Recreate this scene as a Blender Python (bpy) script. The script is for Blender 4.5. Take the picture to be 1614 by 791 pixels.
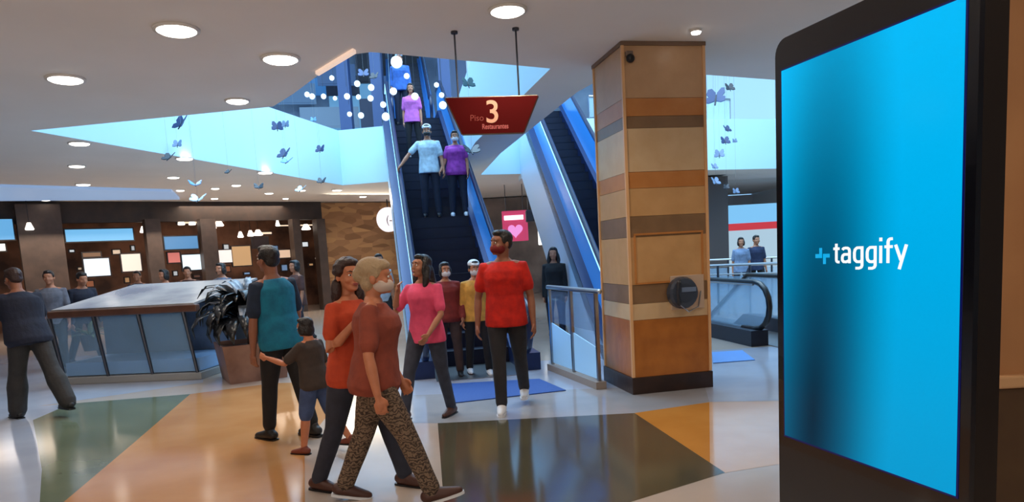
import bpy, bmesh, math, random
from mathutils import Vector, Matrix, Quaternion
random.seed(7)
PI = math.pi
for o in list(bpy.data.objects): bpy.data.objects.remove(o)
SC = bpy.context.scene
COL = SC.collection

# ------------------------------------------------------------------ camera, world, exposure
W, H = 1614.0, 791.0
FPX, PITCH, ROLL, HORY, CAMZ = 1100.0, math.radians(6.8), math.radians(3.2), 397.0, 1.5
cam_d = bpy.data.cameras.new('camera'); CAM = bpy.data.objects.new('camera', cam_d); COL.objects.link(CAM)
cam_d.sensor_width = 36; cam_d.lens = 36 * FPX / W
PPY = HORY + FPX * math.tan(PITCH)
cam_d.shift_y = (PPY - H / 2) / W
cam_d.clip_start = 0.05
RC = Matrix.Rotation(PI / 2 - PITCH, 3, 'X') @ Matrix.Rotation(-ROLL, 3, 'Z')
CAM.matrix_world = Matrix.Translation((0, 0, CAMZ)) @ RC.to_4x4()
SC.camera = CAM
def ray(px, py): return RC @ Vector(((px - W / 2) / FPX, (PPY - py) / FPX, -1.0))
def at(px, py, D):                       # point on the ray through a pixel of the photo, D metres ahead
    r = ray(px, py); return Vector((0, 0, CAMZ)) + r * (D / r.y)
def onz(px, py, z=0.0):                  # point of the plane at height z
    r = ray(px, py); return Vector((0, 0, CAMZ)) + r * ((z - CAMZ) / r.z)
SC.view_settings.view_transform = 'Standard'; SC.view_settings.look = 'None'
SC.view_settings.exposure = 0.0; SC.view_settings.gamma = 1.0; SC.view_settings.use_curve_mapping = False

def srgb(c):
    r = []
    for v in c:
        v /= 255.0
        r.append(v / 12.92 if v <= .04045 else ((v + .055) / 1.055) ** 2.4)
    return tuple(r)
wd = bpy.data.worlds.new('world'); SC.world = wd; wd.use_nodes = True
nt = wd.node_tree; bg = nt.nodes['Background']
bg.inputs[0].default_value = (*srgb((150, 205, 255)), 1); bg.inputs[1].default_value = 1.9

def lamp(name, kind, loc, power, color, rot=(0, 0, 0), size=.3, size_y=None, spot=None):
    d = bpy.data.lights.new(name, kind); d.energy = power; d.color = color
    if kind == 'AREA':
        d.size = size
        if size_y: d.shape = 'RECTANGLE'; d.size_y = size_y
    elif kind == 'SPOT':
        d.spot_size = spot; d.spot_blend = .6; d.shadow_soft_size = size
    else: d.shadow_soft_size = size
    o = bpy.data.objects.new(name, d); o.location = loc; o.rotation_euler = rot; COL.objects.link(o); return o
WARM = (1, .84, .68)
# added soft fill behind the camera, tilted up towards the ceiling; daylight falls through the atrium roof
lamp('back_fill', 'AREA', (-2.5, -4.5, 1.6), 135, (1, .90, .80), (math.radians(103), 0, 0), 6, 2.4)
lamp('skylight', 'AREA', (-3.2, 14.5, 9.6), 1150, (.50, .78, 1), (0, 0, 0), 6, 9)
lamp('skylight', 'AREA', (4.0, 14.5, 9.6), 1000, (.62, .84, 1), (0, 0, 0), 6, 8)

# ------------------------------------------------------------------ materials
MATS = {}
def mat(name, c, rough=.6, metal=0., em=None, es=0., noise=None, bump=None, alpha=None, trans=0., spec=None, coat=0.):
    if name in MATS: return MATS[name]
    m = bpy.data.materials.new(name); m.use_nodes = True; n = m.node_tree; b = n.nodes['Principled BSDF']
    col = (*srgb(c), 1); b.inputs['Base Color'].default_value = col
    b.inputs['Roughness'].default_value = rough; b.inputs['Metallic'].default_value = metal
    if spec is not None: b.inputs['Specular IOR Level'].default_value = spec
    if coat: b.inputs['Coat Weight'].default_value = coat
    if trans: b.inputs['Transmission Weight'].default_value = trans
    if alpha is not None: b.inputs['Alpha'].default_value = alpha
    if em: b.inputs['Emission Color'].default_value = (*srgb(em), 1); b.inputs['Emission Strength'].default_value = es
    tc = None
    if noise or bump:
        tc = n.nodes.new('ShaderNodeTexCoord')
    if noise:                                # (scale, second colour)
        nz = n.nodes.new('ShaderNodeTexNoise'); nz.inputs['Scale'].default_value = noise[0]; nz.inputs['Detail'].default_value = 5
        n.links.new(tc.outputs['Object'], nz.inputs['Vector'])
        rp = n.nodes.new('ShaderNodeValToRGB'); rp.color_ramp.elements[0].position = .35; rp.color_ramp.elements[1].position = .65
        rp.color_ramp.elements[0].color = col; rp.color_ramp.elements[1].color = (*srgb(noise[1]), 1)
        n.links.new(nz.outputs[0], rp.inputs[0]); n.links.new(rp.outputs[0], b.inputs['Base Color'])
    if bump:                                 # (scale, strength)
        nz = n.nodes.new('ShaderNodeTexNoise'); nz.inputs['Scale'].default_value = bump[0]; nz.inputs['Detail'].default_value = 3
        n.links.new(tc.outputs['Object'], nz.inputs['Vector'])
        bp = n.nodes.new('ShaderNodeBump'); bp.inputs['Strength'].default_value = bump[1]; bp.inputs['Distance'].default_value = .02
        n.links.new(nz.outputs[0], bp.inputs['Height']); n.links.new(bp.outputs[0], b.inputs['Normal'])
    MATS[name] = m; return m
def glass(name, c, alpha):
    if name in MATS: return MATS[name]
    m = mat(name, c, .05, alpha=alpha); return m

# ------------------------------------------------------------------ mesh helpers
class B:
    def __init__(s): s.bm = bmesh.new()
    def box(s, c, d, R=None, bevel=0):
        r = bmesh.ops.create_cube(s.bm, size=1.0); vs = r['verts']
        M = Matrix.Translation(c) @ (R.to_4x4() if R else Matrix()) @ Matrix.Diagonal((*d, 1))
        bmesh.ops.transform(s.bm, matrix=M, verts=vs)
        if bevel:
            es = list({e for v in vs for e in v.link_edges})
            bmesh.ops.bevel(s.bm, geom=es, offset=bevel, segments=2, affect='EDGES', profile=.5)
        return s
    def ell(s, c, r, R=None, seg=16):
        q = bmesh.ops.create_uvsphere(s.bm, u_segments=seg, v_segments=max(6, seg * 3 // 4), radius=1)
        M = Matrix.Translation(c) @ (R.to_4x4() if R else Matrix()) @ Matrix.Diagonal((*r, 1))
        bmesh.ops.transform(s.bm, matrix=M, verts=q['verts']); return s
    def rings(s, rs, cap=True):               # list of lists of points, same length
        vv = [[s.bm.verts.new(p) for p in r] for r in rs]; n = len(vv[0])
        for a, b in zip(vv, vv[1:]):
            for i in range(n): s.bm.faces.new((a[i], a[(i + 1) % n], b[(i + 1) % n], b[i]))
        if cap: s.bm.faces.new(vv[0][::-1]); s.bm.faces.new(vv[-1])
        return s
    def limb(s, pts, rad, seg=12, flat=False, sx=1.0):   # tapered tube with rounded ends
        pts = [Vector(p) for p in pts]; P, R = list(pts), list(rad)
        if not flat:
            d0 = (pts[0] - pts[1]).normalized(); d1 = (pts[-1] - pts[-2]).normalized()
            P = [pts[0] + d0 * rad[0] * k for k in (.95, .7)] + P + [pts[-1] + d1 * rad[-1] * k for k in (.7, .95)]
            R = [rad[0] * .3, rad[0] * .72] + R + [rad[-1] * .72, rad[-1] * .3]
        rs = []; up = None
        for i, p in enumerate(P):
            t = (P[min(i + 1, len(P) - 1)] - P[max(i - 1, 0)]).normalized()
            if up is None:
                up = Vector((1, 0, 0)) if abs(t.x) < .8 else Vector((0, 1, 0))
            x = (up - t * up.dot(t)).normalized(); y = t.cross(x); up = x
            rs.append([p + x * (math.cos(2 * PI * k / seg) * R[i] * sx) + y * (math.sin(2 * PI * k / seg) * R[i]) for k in range(seg)])
        return s.rings(rs)
    def tube(s, pts, r, seg=8): return s.limb(pts, [r] * len(pts), seg, True)
    def lathe(s, prof, c=(0, 0, 0), seg=24):
        c = Vector(c); rs = [[c + Vector((r * math.cos(2 * PI * k / seg), r * math.sin(2 * PI * k / seg), z)) for k in range(seg)] for r, z in prof]
        return s.rings(rs)
    def prism(s, poly, a, b):                 # polygon points 3D, shifted by a and by b
        a, b = Vector(a), Vector(b)
        return s.rings([[Vector(p) + a for p in poly], [Vector(p) + b for p in poly]])
    def yz(s, poly, x0, x1):                  # polygon in (y,z), extruded along x
        return s.rings([[Vector((x0, y, z)) for y, z in poly], [Vector((x1, y, z)) for y, z in poly]])
    def rot(s, M): bmesh.ops.transform(s.bm, matrix=M.to_4x4() if len(M) == 3 else M, verts=s.bm.verts); return s
    def get(s, name, m, parent=None, smooth=False, **k):
        bmesh.ops.recalc_face_normals(s.bm, faces=s.bm.faces)
        me = bpy.data.meshes.new(name); s.bm.to_mesh(me); s.bm.free()
        for mm in (m if isinstance(m, (list, tuple)) else [m]): me.materials.append(mm)
        if smooth:
            for p in me.polygons: p.use_smooth = True
        o = bpy.data.objects.new(name, me); COL.objects.link(o)
        if parent: o.parent = parent
        for kk, v in k.items(): o[kk] = v
        return o
def thing(name, label, cat, loc=(0, 0, 0), rz=0, group=None):
    o = bpy.data.objects.new(name, None); COL.objects.link(o); o.empty_display_size = .1
    o.location = loc; o.rotation_euler = (0, 0, rz); o['label'] = label; o['category'] = cat
    if group: o['group'] = group
    return o
def tag(o, label, cat, group=None):
    o['label'] = label; o['category'] = cat
    if group: o['group'] = group
    return o
def struct(o): o['kind'] = 'structure'; return o
def dup(root, loc=None, rz=None, label=None):
    def cp(o, p):
        c = o.copy(); COL.objects.link(c); c.parent = p
        for ch in list(o.children): cp(ch, c)
        return c
    r = cp(root, None)
    if loc is not None: r.location = loc
    if rz is not None: r.rotation_euler = (0, 0, rz)
    if label: r['label'] = label
    return r

# ------------------------------------------------------------------ setting
CZ = 3.43                                    # ceiling height
UZ = 4.8                                     # floor above
m_ceil = mat('ceiling_paint', (236, 232, 228), .8, noise=(.7, (230, 226, 221)))
m_white = mat('white_paint', (222, 232, 238), .5)
m_fascia = mat('pale_fascia', (200, 232, 245), .45)
m_brown = mat('brown_wall', (190, 138, 92), .55, noise=(3, (180, 128, 84)))
m_dark = mat('dark_brown', (46, 38, 36), .6, noise=(4, (60, 46, 40)))
m_steel = mat('brushed_steel', (170, 170, 172), .3, 1.)
m_dsteel = mat('dark_steel', (70, 72, 80), .4, .8)
m_black = mat('black_plastic', (14, 15, 18), .35)

def poly_sheet(outer, holes, z):
    bm = bmesh.new(); es = []
    for loop in [outer] + holes:
        vs = [bm.verts.new((p[0], p[1], z)) for p in loop]
        for i in range(len(vs)): es.append(bm.edges.new((vs[i], vs[(i + 1) % len(vs)])))
    bmesh.ops.triangle_fill(bm, use_beauty=True, use_dissolve=False, edges=es)
    b = B(); b.bm.free(); b.bm = bm; return b

HA = [tuple(onz(x, y, CZ).xy) for x, y in ((48, 206), (430, 168), (462, 148), (505, 116), (555, 86), (585, 82), (868, 108))] + [(-.45, 12.5), (-1.2, 17.6), tuple(onz(540, 292, CZ).xy)]
HB = [(.98, 9.0), (1.35, 7.95), (3.36, 8.9), (9.0, 11.8), (9.0, 20.6), (6.4, 19.8), (-.55, 17.6), (-.02, 14.0)]
OUT = [(-22, -6), (11, -6), (11, 31), (-22, 31)]
def floor_mat(name, c, c2, rough=.12):
    return mat(name, c, rough, noise=(1.5, c2), spec=.6)
m_fl_base = floor_mat('floor_cream', (192, 176, 164), (182, 168, 156))
m_fl_green = floor_mat('floor_green', (112, 120, 98), (98, 108, 88))
m_fl_tan = floor_mat('floor_tan', (196, 144, 94), (182, 128, 78))
m_fl_olive = floor_mat('floor_olive', (84, 78, 58), (76, 70, 54))
m_fl_orange = floor_mat('floor_orange', (206, 140, 66), (194, 128, 56))
m_fl_peach = floor_mat('floor_peach', (214, 180, 150), (206, 168, 136))
m_fl_grey = floor_mat('floor_grey', (168, 168, 172), (156, 156, 160))
m_fl_lilac = floor_mat('floor_lilac', (176, 182, 196), (165, 170, 185))
# the down escalator beside the pillar and the void under the left counter leave holes in the floor
ESC3 = (3.95, 9.9, 0.0); ESC3R = math.radians(10.3)
def loc3(x, y, o=ESC3, r=ESC3R): return (o[0] + x * math.cos(r) - y * math.sin(r), o[1] + x * math.sin(r) + y * math.cos(r))
HF = [loc3(-.82, 2.1), loc3(.82, 2.1), loc3(.82, 9.5), loc3(-.82, 9.5)]
fl = poly_sheet(OUT, [HF], 0)
def inlay(px, m_i, z):
    vs = [fl.bm.verts.new((*onz(x, y, 0).xy, z)) for x, y in px]
    f = fl.bm.faces.new(vs); f.material_index = m_i
inlay([(52, 662), (112, 636), (300, 621), (212, 697), (96, 795), (60, 830), (66, 740)], 1, .001)
inlay([(-350, 640), (60, 640), (112, 636), (52, 662), (66, 740), (60, 830), (-900, 900)], 7, .001)
inlay([(300, 621), (430, 604), (560, 600), (480, 700), (482, 1000), (-30, 1000), (96, 795), (212, 697)], 2, .0012)
inlay([(690, 667), (1000, 651), (1143, 745), (820, 845), (700, 800)], 3, .001)
inlay([(1000, 651), (1118, 634), (1119, 729.2)], 4, .0015)
inlay([(1118, 634), (1260, 632), (1300, 720), (1143, 745), (1119, 729.2)], 5, .001)
inlay([(590, 625), (1110, 606), (1118, 633), (1000, 651), (690, 667), (560, 665)], 6, .0008)
inlay([(560, 598), (700, 578), (1400, 535), (1400, 628), (1118, 633), (1110, 606), (590, 625)], 7, .0009)
inlay([(-400, 560), (320, 560), (320, 603), (60, 640), (-350, 640)], 7, .0009)
fo = struct(fl.get('floor', [m_fl_base, m_fl_green, m_fl_tan, m_fl_olive, m_fl_orange, m_fl_peach, m_fl_grey, m_fl_lilac]))
for p in fo.data.polygons:
    if p.normal.z < 0: p.flip()
struct(poly_sheet(OUT, [HA, HB], CZ).get('ceiling', m_ceil))
def fascia(poly, name, m, z0=CZ, z1=UZ, idx=None, th=.12):
    b = B(); n = len(poly)
    cx = sum(p[0] for p in poly) / n; cy = sum(p[1] for p in poly) / n
    for i in (idx if idx is not None else range(n)):
        p, q = Vector((*poly[i], 0)), Vector((*poly[(i + 1) % n], 0))
        d = (q - p).normalized(); nn = Vector((d.y, -d.x, 0)); 
        if nn.dot(Vector((cx, cy, 0)) - (p + q) / 2) > 0: nn = -nn
        b.prism([p, q, q + nn * th, p + nn * th], (0, 0, z0 + .002), (0, 0, z1))
    return struct(b.get(name, m))
fascia(HA, 'trim_1', m_fascia)
fascia(HB, 'trim_2', m_fascia)
# upper storey slab edge top surface, upper walls
m_up = mat('upper_wall', (92, 104, 124), .6, noise=(.9, (128, 140, 158)))
m_upc = mat('upper_column', (60, 78, 120), .5)
b = B(); b.box((-6, 25.0, 7.5), (34, .2, 5.6), Matrix.Rotation(math.radians(11.5), 3, 'Z')); struct(b.get('wall_back', m_up))
b = B(); b.box((-13.2, 20, 7.2), (.2, 22, 4.8)); struct(b.get('wall_left', m_up))
struct(poly_sheet([(-22, 7.6), (11, 7.6), (11, 31), (-22, 31)], [[(-7.5, 8.5), (9.5, 8.5), (9.5, 21), (-7.5, 21)]], 10.2).get('ceiling', m_ceil))
# hall walls out of the picture: behind the photographer and at both sides
b = B(); b.box((-5, -5.9, 1.7), (34, .2, 3.5)); struct(b.get('wall_behind', mat('wall_warm', (200, 178, 158), .7)))
b = B(); b.box((10.9, 12.5, 5), (.2, 37, 10)); struct(b.get('wall_right', m_white))
b = B(); b.box((-21.9, 12, 1.7), (.2, 38, 3.5)); struct(b.get('wall_left', m_dark))
b = B(); b.box((-5, 30.9, 1.7), (34, .2, 3.4)); struct(b.get('wall_far', mat('wall_far_paint', (205, 205, 210), .7)))
# brown side wall right of the totem with chair rail
b = B(); b.box((3.05, 3.05, 1.72), (2.0, .24, 3.42)); w = struct(b.get('wall_right_panel', m_brown))
w['kind'] = 'structure'
b = B(); b.box((3.05, 2.92, .835), (2.03, .05, .055), bevel=.01); struct(b.get('trim_3', mat('rail_wood', (222, 176, 130), .4)))
b = B(); b.box((3.05, 2.925, .40), (2.02, .02, .80)); struct(b.get('wall_right_wainscot', mat('wainscot', (88, 66, 48), .5, noise=(6, (96, 74, 52)))))

# pillar clad in stone bands
PR = math.radians(11.5); PX, PY, PW = 1.20, 6.93, .84
pil = bpy.data.objects.new('pillar', None); COL.objects.link(pil); pil['kind'] = 'structure'
pil.location = (PX, PY, 0); pil.rotation_euler = (0, 0, PR)
def stone(name, c, c2, r=.35): return mat(name, c, r, noise=(5, c2), bump=(9, .15))
m_s = {'top': stone('stone_sand', (196, 158, 120), (188, 150, 112)), 'cream': stone('stone_cream', (214, 186, 146), (206, 174, 132)),
       'orange': stone('stone_orange', (196, 132, 72), (186, 120, 60)), 'brown': stone('stone_brown', (138, 108, 78), (126, 98, 70)),
       'rust': stone('stone_rust', (184, 114, 48), (164, 98, 40)), 'base': stone('stone_base', (56, 38, 32), (40, 28, 26)),
       'tan': stone('stone_tan', (204, 160, 108), (194, 150, 98))}
def zpil(y): return CAMZ + (388 - y) / FPX * PY     # height of a band edge measured at the pillar's front corner
bands = [(CZ, 'top', 165), (165, 'orange', 192), (192, 'brown', 210), (210, 'cream', 276), (276, 'orange', 301), (301, 'tan', 344), (344, 'brown', 376), (376, 'tan', 451), (451, 'brown', 481), (481, 'cream', 507), (507, 'rust', None)]
ztop = CZ
for t, k, bt in bands:
    zb = zpil(bt) if bt else .17
    q = B(); q.box((PW / 2, PW / 2, (ztop + zb) / 2), (PW, PW, ztop - zb - .003)); q.get('stone_band', m_s[k], pil)
    ztop = zb
q = B(); q.box((PW / 2, PW / 2, .0855), (PW + .04, PW + .04, .169), bevel=.004); q.get('plinth', m_s['base'], pil)
m_strip = mat('corner_strip', (226, 178, 128), .35)
for x, y in ((0, 0), (PW, 0), (0, PW), (PW, PW)):
    q = B(); q.box((x, y, (CZ + .17) / 2), (.028, .028, CZ - .18)); q.get('corner_strip', m_strip, pil)
q = B()
for _ in (0,):
    za, zb = zpil(372), zpil(449)
    for c, d in (((.42, -.006, za), (.74, .012, .018)), ((.42, -.006, zb), (.74, .012, .018)), ((.06, -.006, (za + zb) / 2), (.018, .012, za - zb)), ((.78, -.006, (za + zb) / 2), (.018, .012, za - zb))): q.box(c, d)
q.get('panel_frame', m_s['orange'], pil)
q = B(); 
for c, d in (((PW / 2, -.01, CZ - .02), (PW + .03, .02, .036)), ((-.01, PW / 2, CZ - .02), (.02, PW + .03, .036)), ((PW / 2, PW + .01, CZ - .02), (PW + .03, .02, .036)), ((PW + .01, PW / 2, CZ - .02), (.02, PW + .03, .036))): q.box(c, d)
q.get('crown_trim', mat('trim_brown', (120, 96, 78), .5), pil)
# ------------------------------------------------------------------ advertising totem
K0, K1 = Vector((.923, 2.335, 0)), Vector((1.104, 1.70, 0))       # far and near edge of its face, on the ground
kd = (K0 - K1).normalized(); KL = (K0 - K1).length
kio = thing('advertising_totem', 'tall black digital advertising totem with bright blue screen in front of the brown wall', 'advertising totem', K1, math.atan2(kd.y, kd.x))
# local x runs along the face from near edge to far edge; the face looks to +y
def rrect(x0, x1, z0, z1, r, y, seg=6):
    pts = []
    for cx, cz, a0 in ((x1 - r, z1 - r, 0), (x0 + r, z1 - r, PI / 2), (x0 + r, z0 + r, PI), (x1 - r, z0 + r, 1.5 * PI)):
        for k in range(seg + 1):
            a = a0 + PI / 2 * k / seg; pts.append(Vector((cx + r * math.cos(a), y, cz + r * math.sin(a))))
    return pts
m_tb = mat('totem_black', (12, 14, 22), .18, coat=.5)
q = B(); q.prism(rrect(-.035, KL + .035, .0, 2.13, .05, 0), (0, -.085, 0), (0, -.012, 0)); q.get('body', mat('totem_shell', (52, 46, 44), .3, .6), kio)
q = B(); q.prism(rrect(-.035, KL + .035, .0, 2.13, .05, 0), (0, -.012, 0), (0, .004, 0)); q.get('front_glass', m_tb, kio)
SZ0, SZ1 = .825, 2.03
q = B(); q.prism([Vector((-.006, 0, SZ0 - .006)), Vector((KL + .006, 0, SZ0 - .006)), Vector((KL + .006, 0, SZ1 + .006)), Vector((-.006, 0, SZ1 + .006))], (0, .004, 0), (0, .0055, 0)); q.get('screen_border', mat('screen_edge', (6, 10, 60), .2, em=(0, 10, 90), es=.5), kio)
m = bpy.data.materials.new('screen_picture'); m.use_nodes = True; MATS['screen'] = m; n = m.node_tree; bs = n.nodes['Principled BSDF']
bs.inputs['Base Color'].default_value = (0, 0, 0, 1); bs.inputs['Roughness'].default_value = .15; bs.inputs['Specular IOR Level'].default_value = .1
tc = n.nodes.new('ShaderNodeTexCoord'); sep = n.nodes.new('ShaderNodeSeparateXYZ'); n.links.new(tc.outputs['Object'], sep.inputs[0])
def nm(op, a, bb=None):
    k = n.nodes.new('ShaderNodeMath'); k.operation = op
    for i, v in enumerate((a, bb)):
        if v is None: continue
        if isinstance(v, (int, float)): k.inputs[i].default_value = v
        else: n.links.new(v, k.inputs[i])
    return k.outputs[0]
u = nm('SUBTRACT', 1.0, nm('DIVIDE', sep.outputs[0], KL))          # 0 at the far (left) edge, 1 near
v = nm('DIVIDE', nm('SUBTRACT', sep.outputs[2], SZ0), SZ1 - SZ0)
# the picture: a dark pool low left that thins upwards, cyan to the right
cu = nm('MULTIPLY', nm('SUBTRACT', u, nm('ADD', .20, nm('MULTIPLY', v, .15))), 2.1)
cv = nm('MULTIPLY', nm('SUBTRACT', v, .08), .74)
dd = nm('SQRT', nm('ADD', nm('MULTIPLY', cu, cu), nm('MULTIPLY', cv, cv)))
rp = n.nodes.new('ShaderNodeValToRGB'); n.links.new(dd, rp.inputs[0]); cr = rp.color_ramp; cr.interpolation = 'B_SPLINE'
cr.elements[0].position = .0; cr.elements[0].color = (*srgb((6, 44, 66)), 1)
cr.elements[1].position = 1.0; cr.elements[1].color = (*srgb((0, 192, 255)), 1)
e = cr.elements.new(.25); e.color = (*srgb((6, 80, 112)), 1)
e = cr.elements.new(.5); e.color = (*srgb((0, 118, 160)), 1)
e = cr.elements.new(.75); e.color = (*srgb((0, 165, 218)), 1)
vr = n.nodes.new('ShaderNodeValToRGB'); n.links.new(v, vr.inputs[0]); vr.color_ramp.elements[0].color = (.62, .66, .68, 1); vr.color_ramp.elements[1].color = (1, 1, 1, 1)
mx = n.nodes.new('ShaderNodeMix'); mx.data_type = 'RGBA'; mx.blend_type = 'MULTIPLY'; mx.inputs[0].default_value = 1
n.links.new(rp.outputs[0], mx.inputs[6]); n.links.new(vr.outputs[0], mx.inputs[7])
n.links.new(mx.outputs[2], bs.inputs['Emission Color']); bs.inputs['Emission Strength'].default_value = 1.0
q = B(); q.prism([Vector((0, 0, SZ0)), Vector((KL, 0, SZ0)), Vector((KL, 0, SZ1)), Vector((0, 0, SZ1))], (0, .0055, 0), (0, .007, 0)); scr = q.get('screen', m, kio, label='lit blue screen of the totem')
m_logo = mat('logo_white', (10, 10, 10), .5, em=(255, 255, 255), es=1.0); m_logb = mat('logo_cyan', (0, 10, 20), .5, em=(0, 172, 232), es=1.0)
# lettering, read from the face (+y side): text x axis runs to local -x
def text(body, size, sx, loc, rot, m, parent, name='lettering', ext=.0008, align='LEFT', off=0.0):
    c = bpy.data.curves.new(name, 'FONT'); c.body = body; c.size = size; c.extrude = ext; c.align_x = align; c.offset = off
    c.materials.append(m); o = bpy.data.objects.new(name, c); COL.objects.link(o); o.parent = parent
    dg = bpy.context.evaluated_depsgraph_get(); me = bpy.data.meshes.new_from_object(o.evaluated_get(dg)); bpy.data.objects.remove(o)
    o = bpy.data.objects.new(name, me); COL.objects.link(o); o.parent = parent
    o.location = loc; o.rotation_euler = rot; o.scale = (sx, 1, 1); return o
LX = KL - .262; LZ = 1.42
# lettering drawn as strokes on the screen; units: x right, y down, 216 units = x-height
def scr_loc(px, py):                        # where a pixel of the photo falls on the screen's face (along, up)
    r = ray(px, py); o = K1 + Vector((0, 0, 0)); nrm = Vector((-kd.y, kd.x, 0))
    t = (o - Vector((0, 0, CAMZ))).dot(nrm) / r.dot(nrm); p = Vector((0, 0, CAMZ)) + r * t
    return (p - K1).dot(kd), p.z
ax, az = scr_loc(1260 + 460 / 8.07, 360 + 438 / 8.07); bx, bz = scr_loc(1260 + 1405 / 8.07, 360 + 438 / 8.07)
ux = (bx - ax) / 945.0; cz_ = scr_loc(1260 + 900 / 8.07, 360 + 222 / 8.07)[1]; bz_ = scr_loc(1260 + 900 / 8.07, 360 + 438 / 8.07)[1]; uz = (cz_ - bz_) / 216.0
def SP(x, y): return (ax + (x - 460) * ux, bz_ + (438 - y) * uz)
def stroke(q, pts, w_=35):
    for k, (p0, p1) in enumerate(zip(pts, pts[1:])):
        dx, dy = p1[0] - p0[0], p1[1] - p0[1]; L = math.hypot(dx, dy); nx, ny = -dy / L * w_ / 2, dx / L * w_ / 2
        q.prism([Vector((SP(x, y)[0], 0, SP(x, y)[1])) for x, y in ((p0[0] + nx, p0[1] + ny), (p1[0] + nx, p1[1] + ny), (p1[0] - nx, p1[1] - ny), (p0[0] - nx, p0[1] - ny))], (0, .0072, 0), (0, .0082 + k * .00001, 0))
        if k:
            q.prism([Vector((SP(p0[0] + w_ / 2 * math.cos(a), p0[1] + w_ / 2 * math.sin(a))[0], 0, SP(p0[0] + w_ / 2 * math.cos(a), p0[1] + w_ / 2 * math.sin(a))[1])) for a in [2 * PI * j / 12 for j in range(12)]], (0, .0072, 0), (0, .00815 + k * .00001, 0))
G_ = [[(854, 222), (854, 470), (843, 492), (815, 504), (768, 504)], [(854, 248), (828, 239), (788, 240), (762, 262), (753, 300), (753, 365), (760, 398), (785, 420), (825, 421), (854, 406)]]
q = B()
for st_ in ([(502, 178), (502, 395), (507, 414), (522, 424), (547, 424)], [(460, 245), (547, 245)],
            [(590, 262), (604, 243), (630, 238), (660, 240), (680, 254), (686, 280), (686, 440)], [(686, 323), (615, 323), (594, 338), (586, 365), (588, 400), (604, 420), (640, 422), (686, 402)],
            *G_, *[[(x + 168, y) for x, y in g_] for g_ in G_], [(1090, 222), (1090, 438)], [(1090, 122), (1090, 167)],
            [(1178, 438), (1178, 180), (1184, 156), (1200, 143), (1233, 141)], [(1136, 237), (1233, 237)], [(1267, 216), (1331, 405)], [(1391, 216), (1311, 512)]): stroke(q, st_)
q.get('lettering', m_logo, scr)
for L2 in (((270, 228, 270, 368, 40), (190, 340, 290, 340, 56)), ((327, 310, 327, 452, 40), (306, 336, 404, 336, 52))):
    q = B()
    for x0, y0, x1, y1, w_ in L2: stroke(q, [(x0, y0), (x1, y1)], w_)
    q.get('logo_mark', m_logb, scr)
q = B(); q.box((KL * .55, .005, .30), (.012, .004, .006)); q.get('indicator_light', mat('led_dim', (60, 60, 70), .3), kio)

# ------------------------------------------------------------------ hanging sign
SD = 6.35
sc_ = at(776, 182, SD)
sg = thing('hanging_sign', 'dark red trapezoid hanging sign with a large 3, hung from the ceiling before the escalator', 'sign', (sc_.x, sc_.y, sc_.z), math.radians(0))
hw0, hw1, hh = .405, .27, .155
tl = Matrix.Rotation(math.radians(1.5), 3, 'Y')
shape = [Vector((-hw1, 0, -hh)), Vector((hw1, 0, -hh)), Vector((hw0, 0, hh)), Vector((-hw0, 0, hh))]
q = B(); q.prism([tl @ p for p in shape], (0, -.02, 0), (0, .02, 0)); q.get('panel', mat('sign_red', (74, 6, 6), .85, spec=.1), sg)
q = B()
for i in range(4):
    a, c = tl @ shape[i], tl @ shape[(i + 1) % 4]; q.tube([a, c], .011, 8)
q.get('frame', mat('sign_frame', (130, 116, 104), .35, .6), sg)
m_st = mat('sign_cream', (214, 160, 132), .5)
text('3', .27, 1.0, (.0, -.0215, -.062), (PI / 2, math.radians(1.5), 0), m_st, sg, 'numeral', align='CENTER', off=.003)
text('Piso', .075, 1.0, (-.20, -.0215, -.04), (PI / 2, math.radians(1.5), 0), mat('sign_pale', (140, 52, 44), .5), sg, 'lettering', align='LEFT')
text('Restaurantes', .062, .72, (.02, -.0215, -.118), (PI / 2, math.radians(1.5), 0), mat('sign_pink', (186, 92, 90), .5), sg, 'lettering', align='CENTER', off=.001)
for px_ in (-.29, .245):
    q = B(); q.tube([(px_, 0, hh - .005), (px_, 0, CZ - sc_.z)], .008, 8); q.get('hanging_rod', m_dsteel, sg)
    q = B(); q.lathe([(.03, -.02), (.03, 0)], (px_, 0, CZ - sc_.z), 12); q.get('ceiling_cap', m_dsteel, sg)

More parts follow.
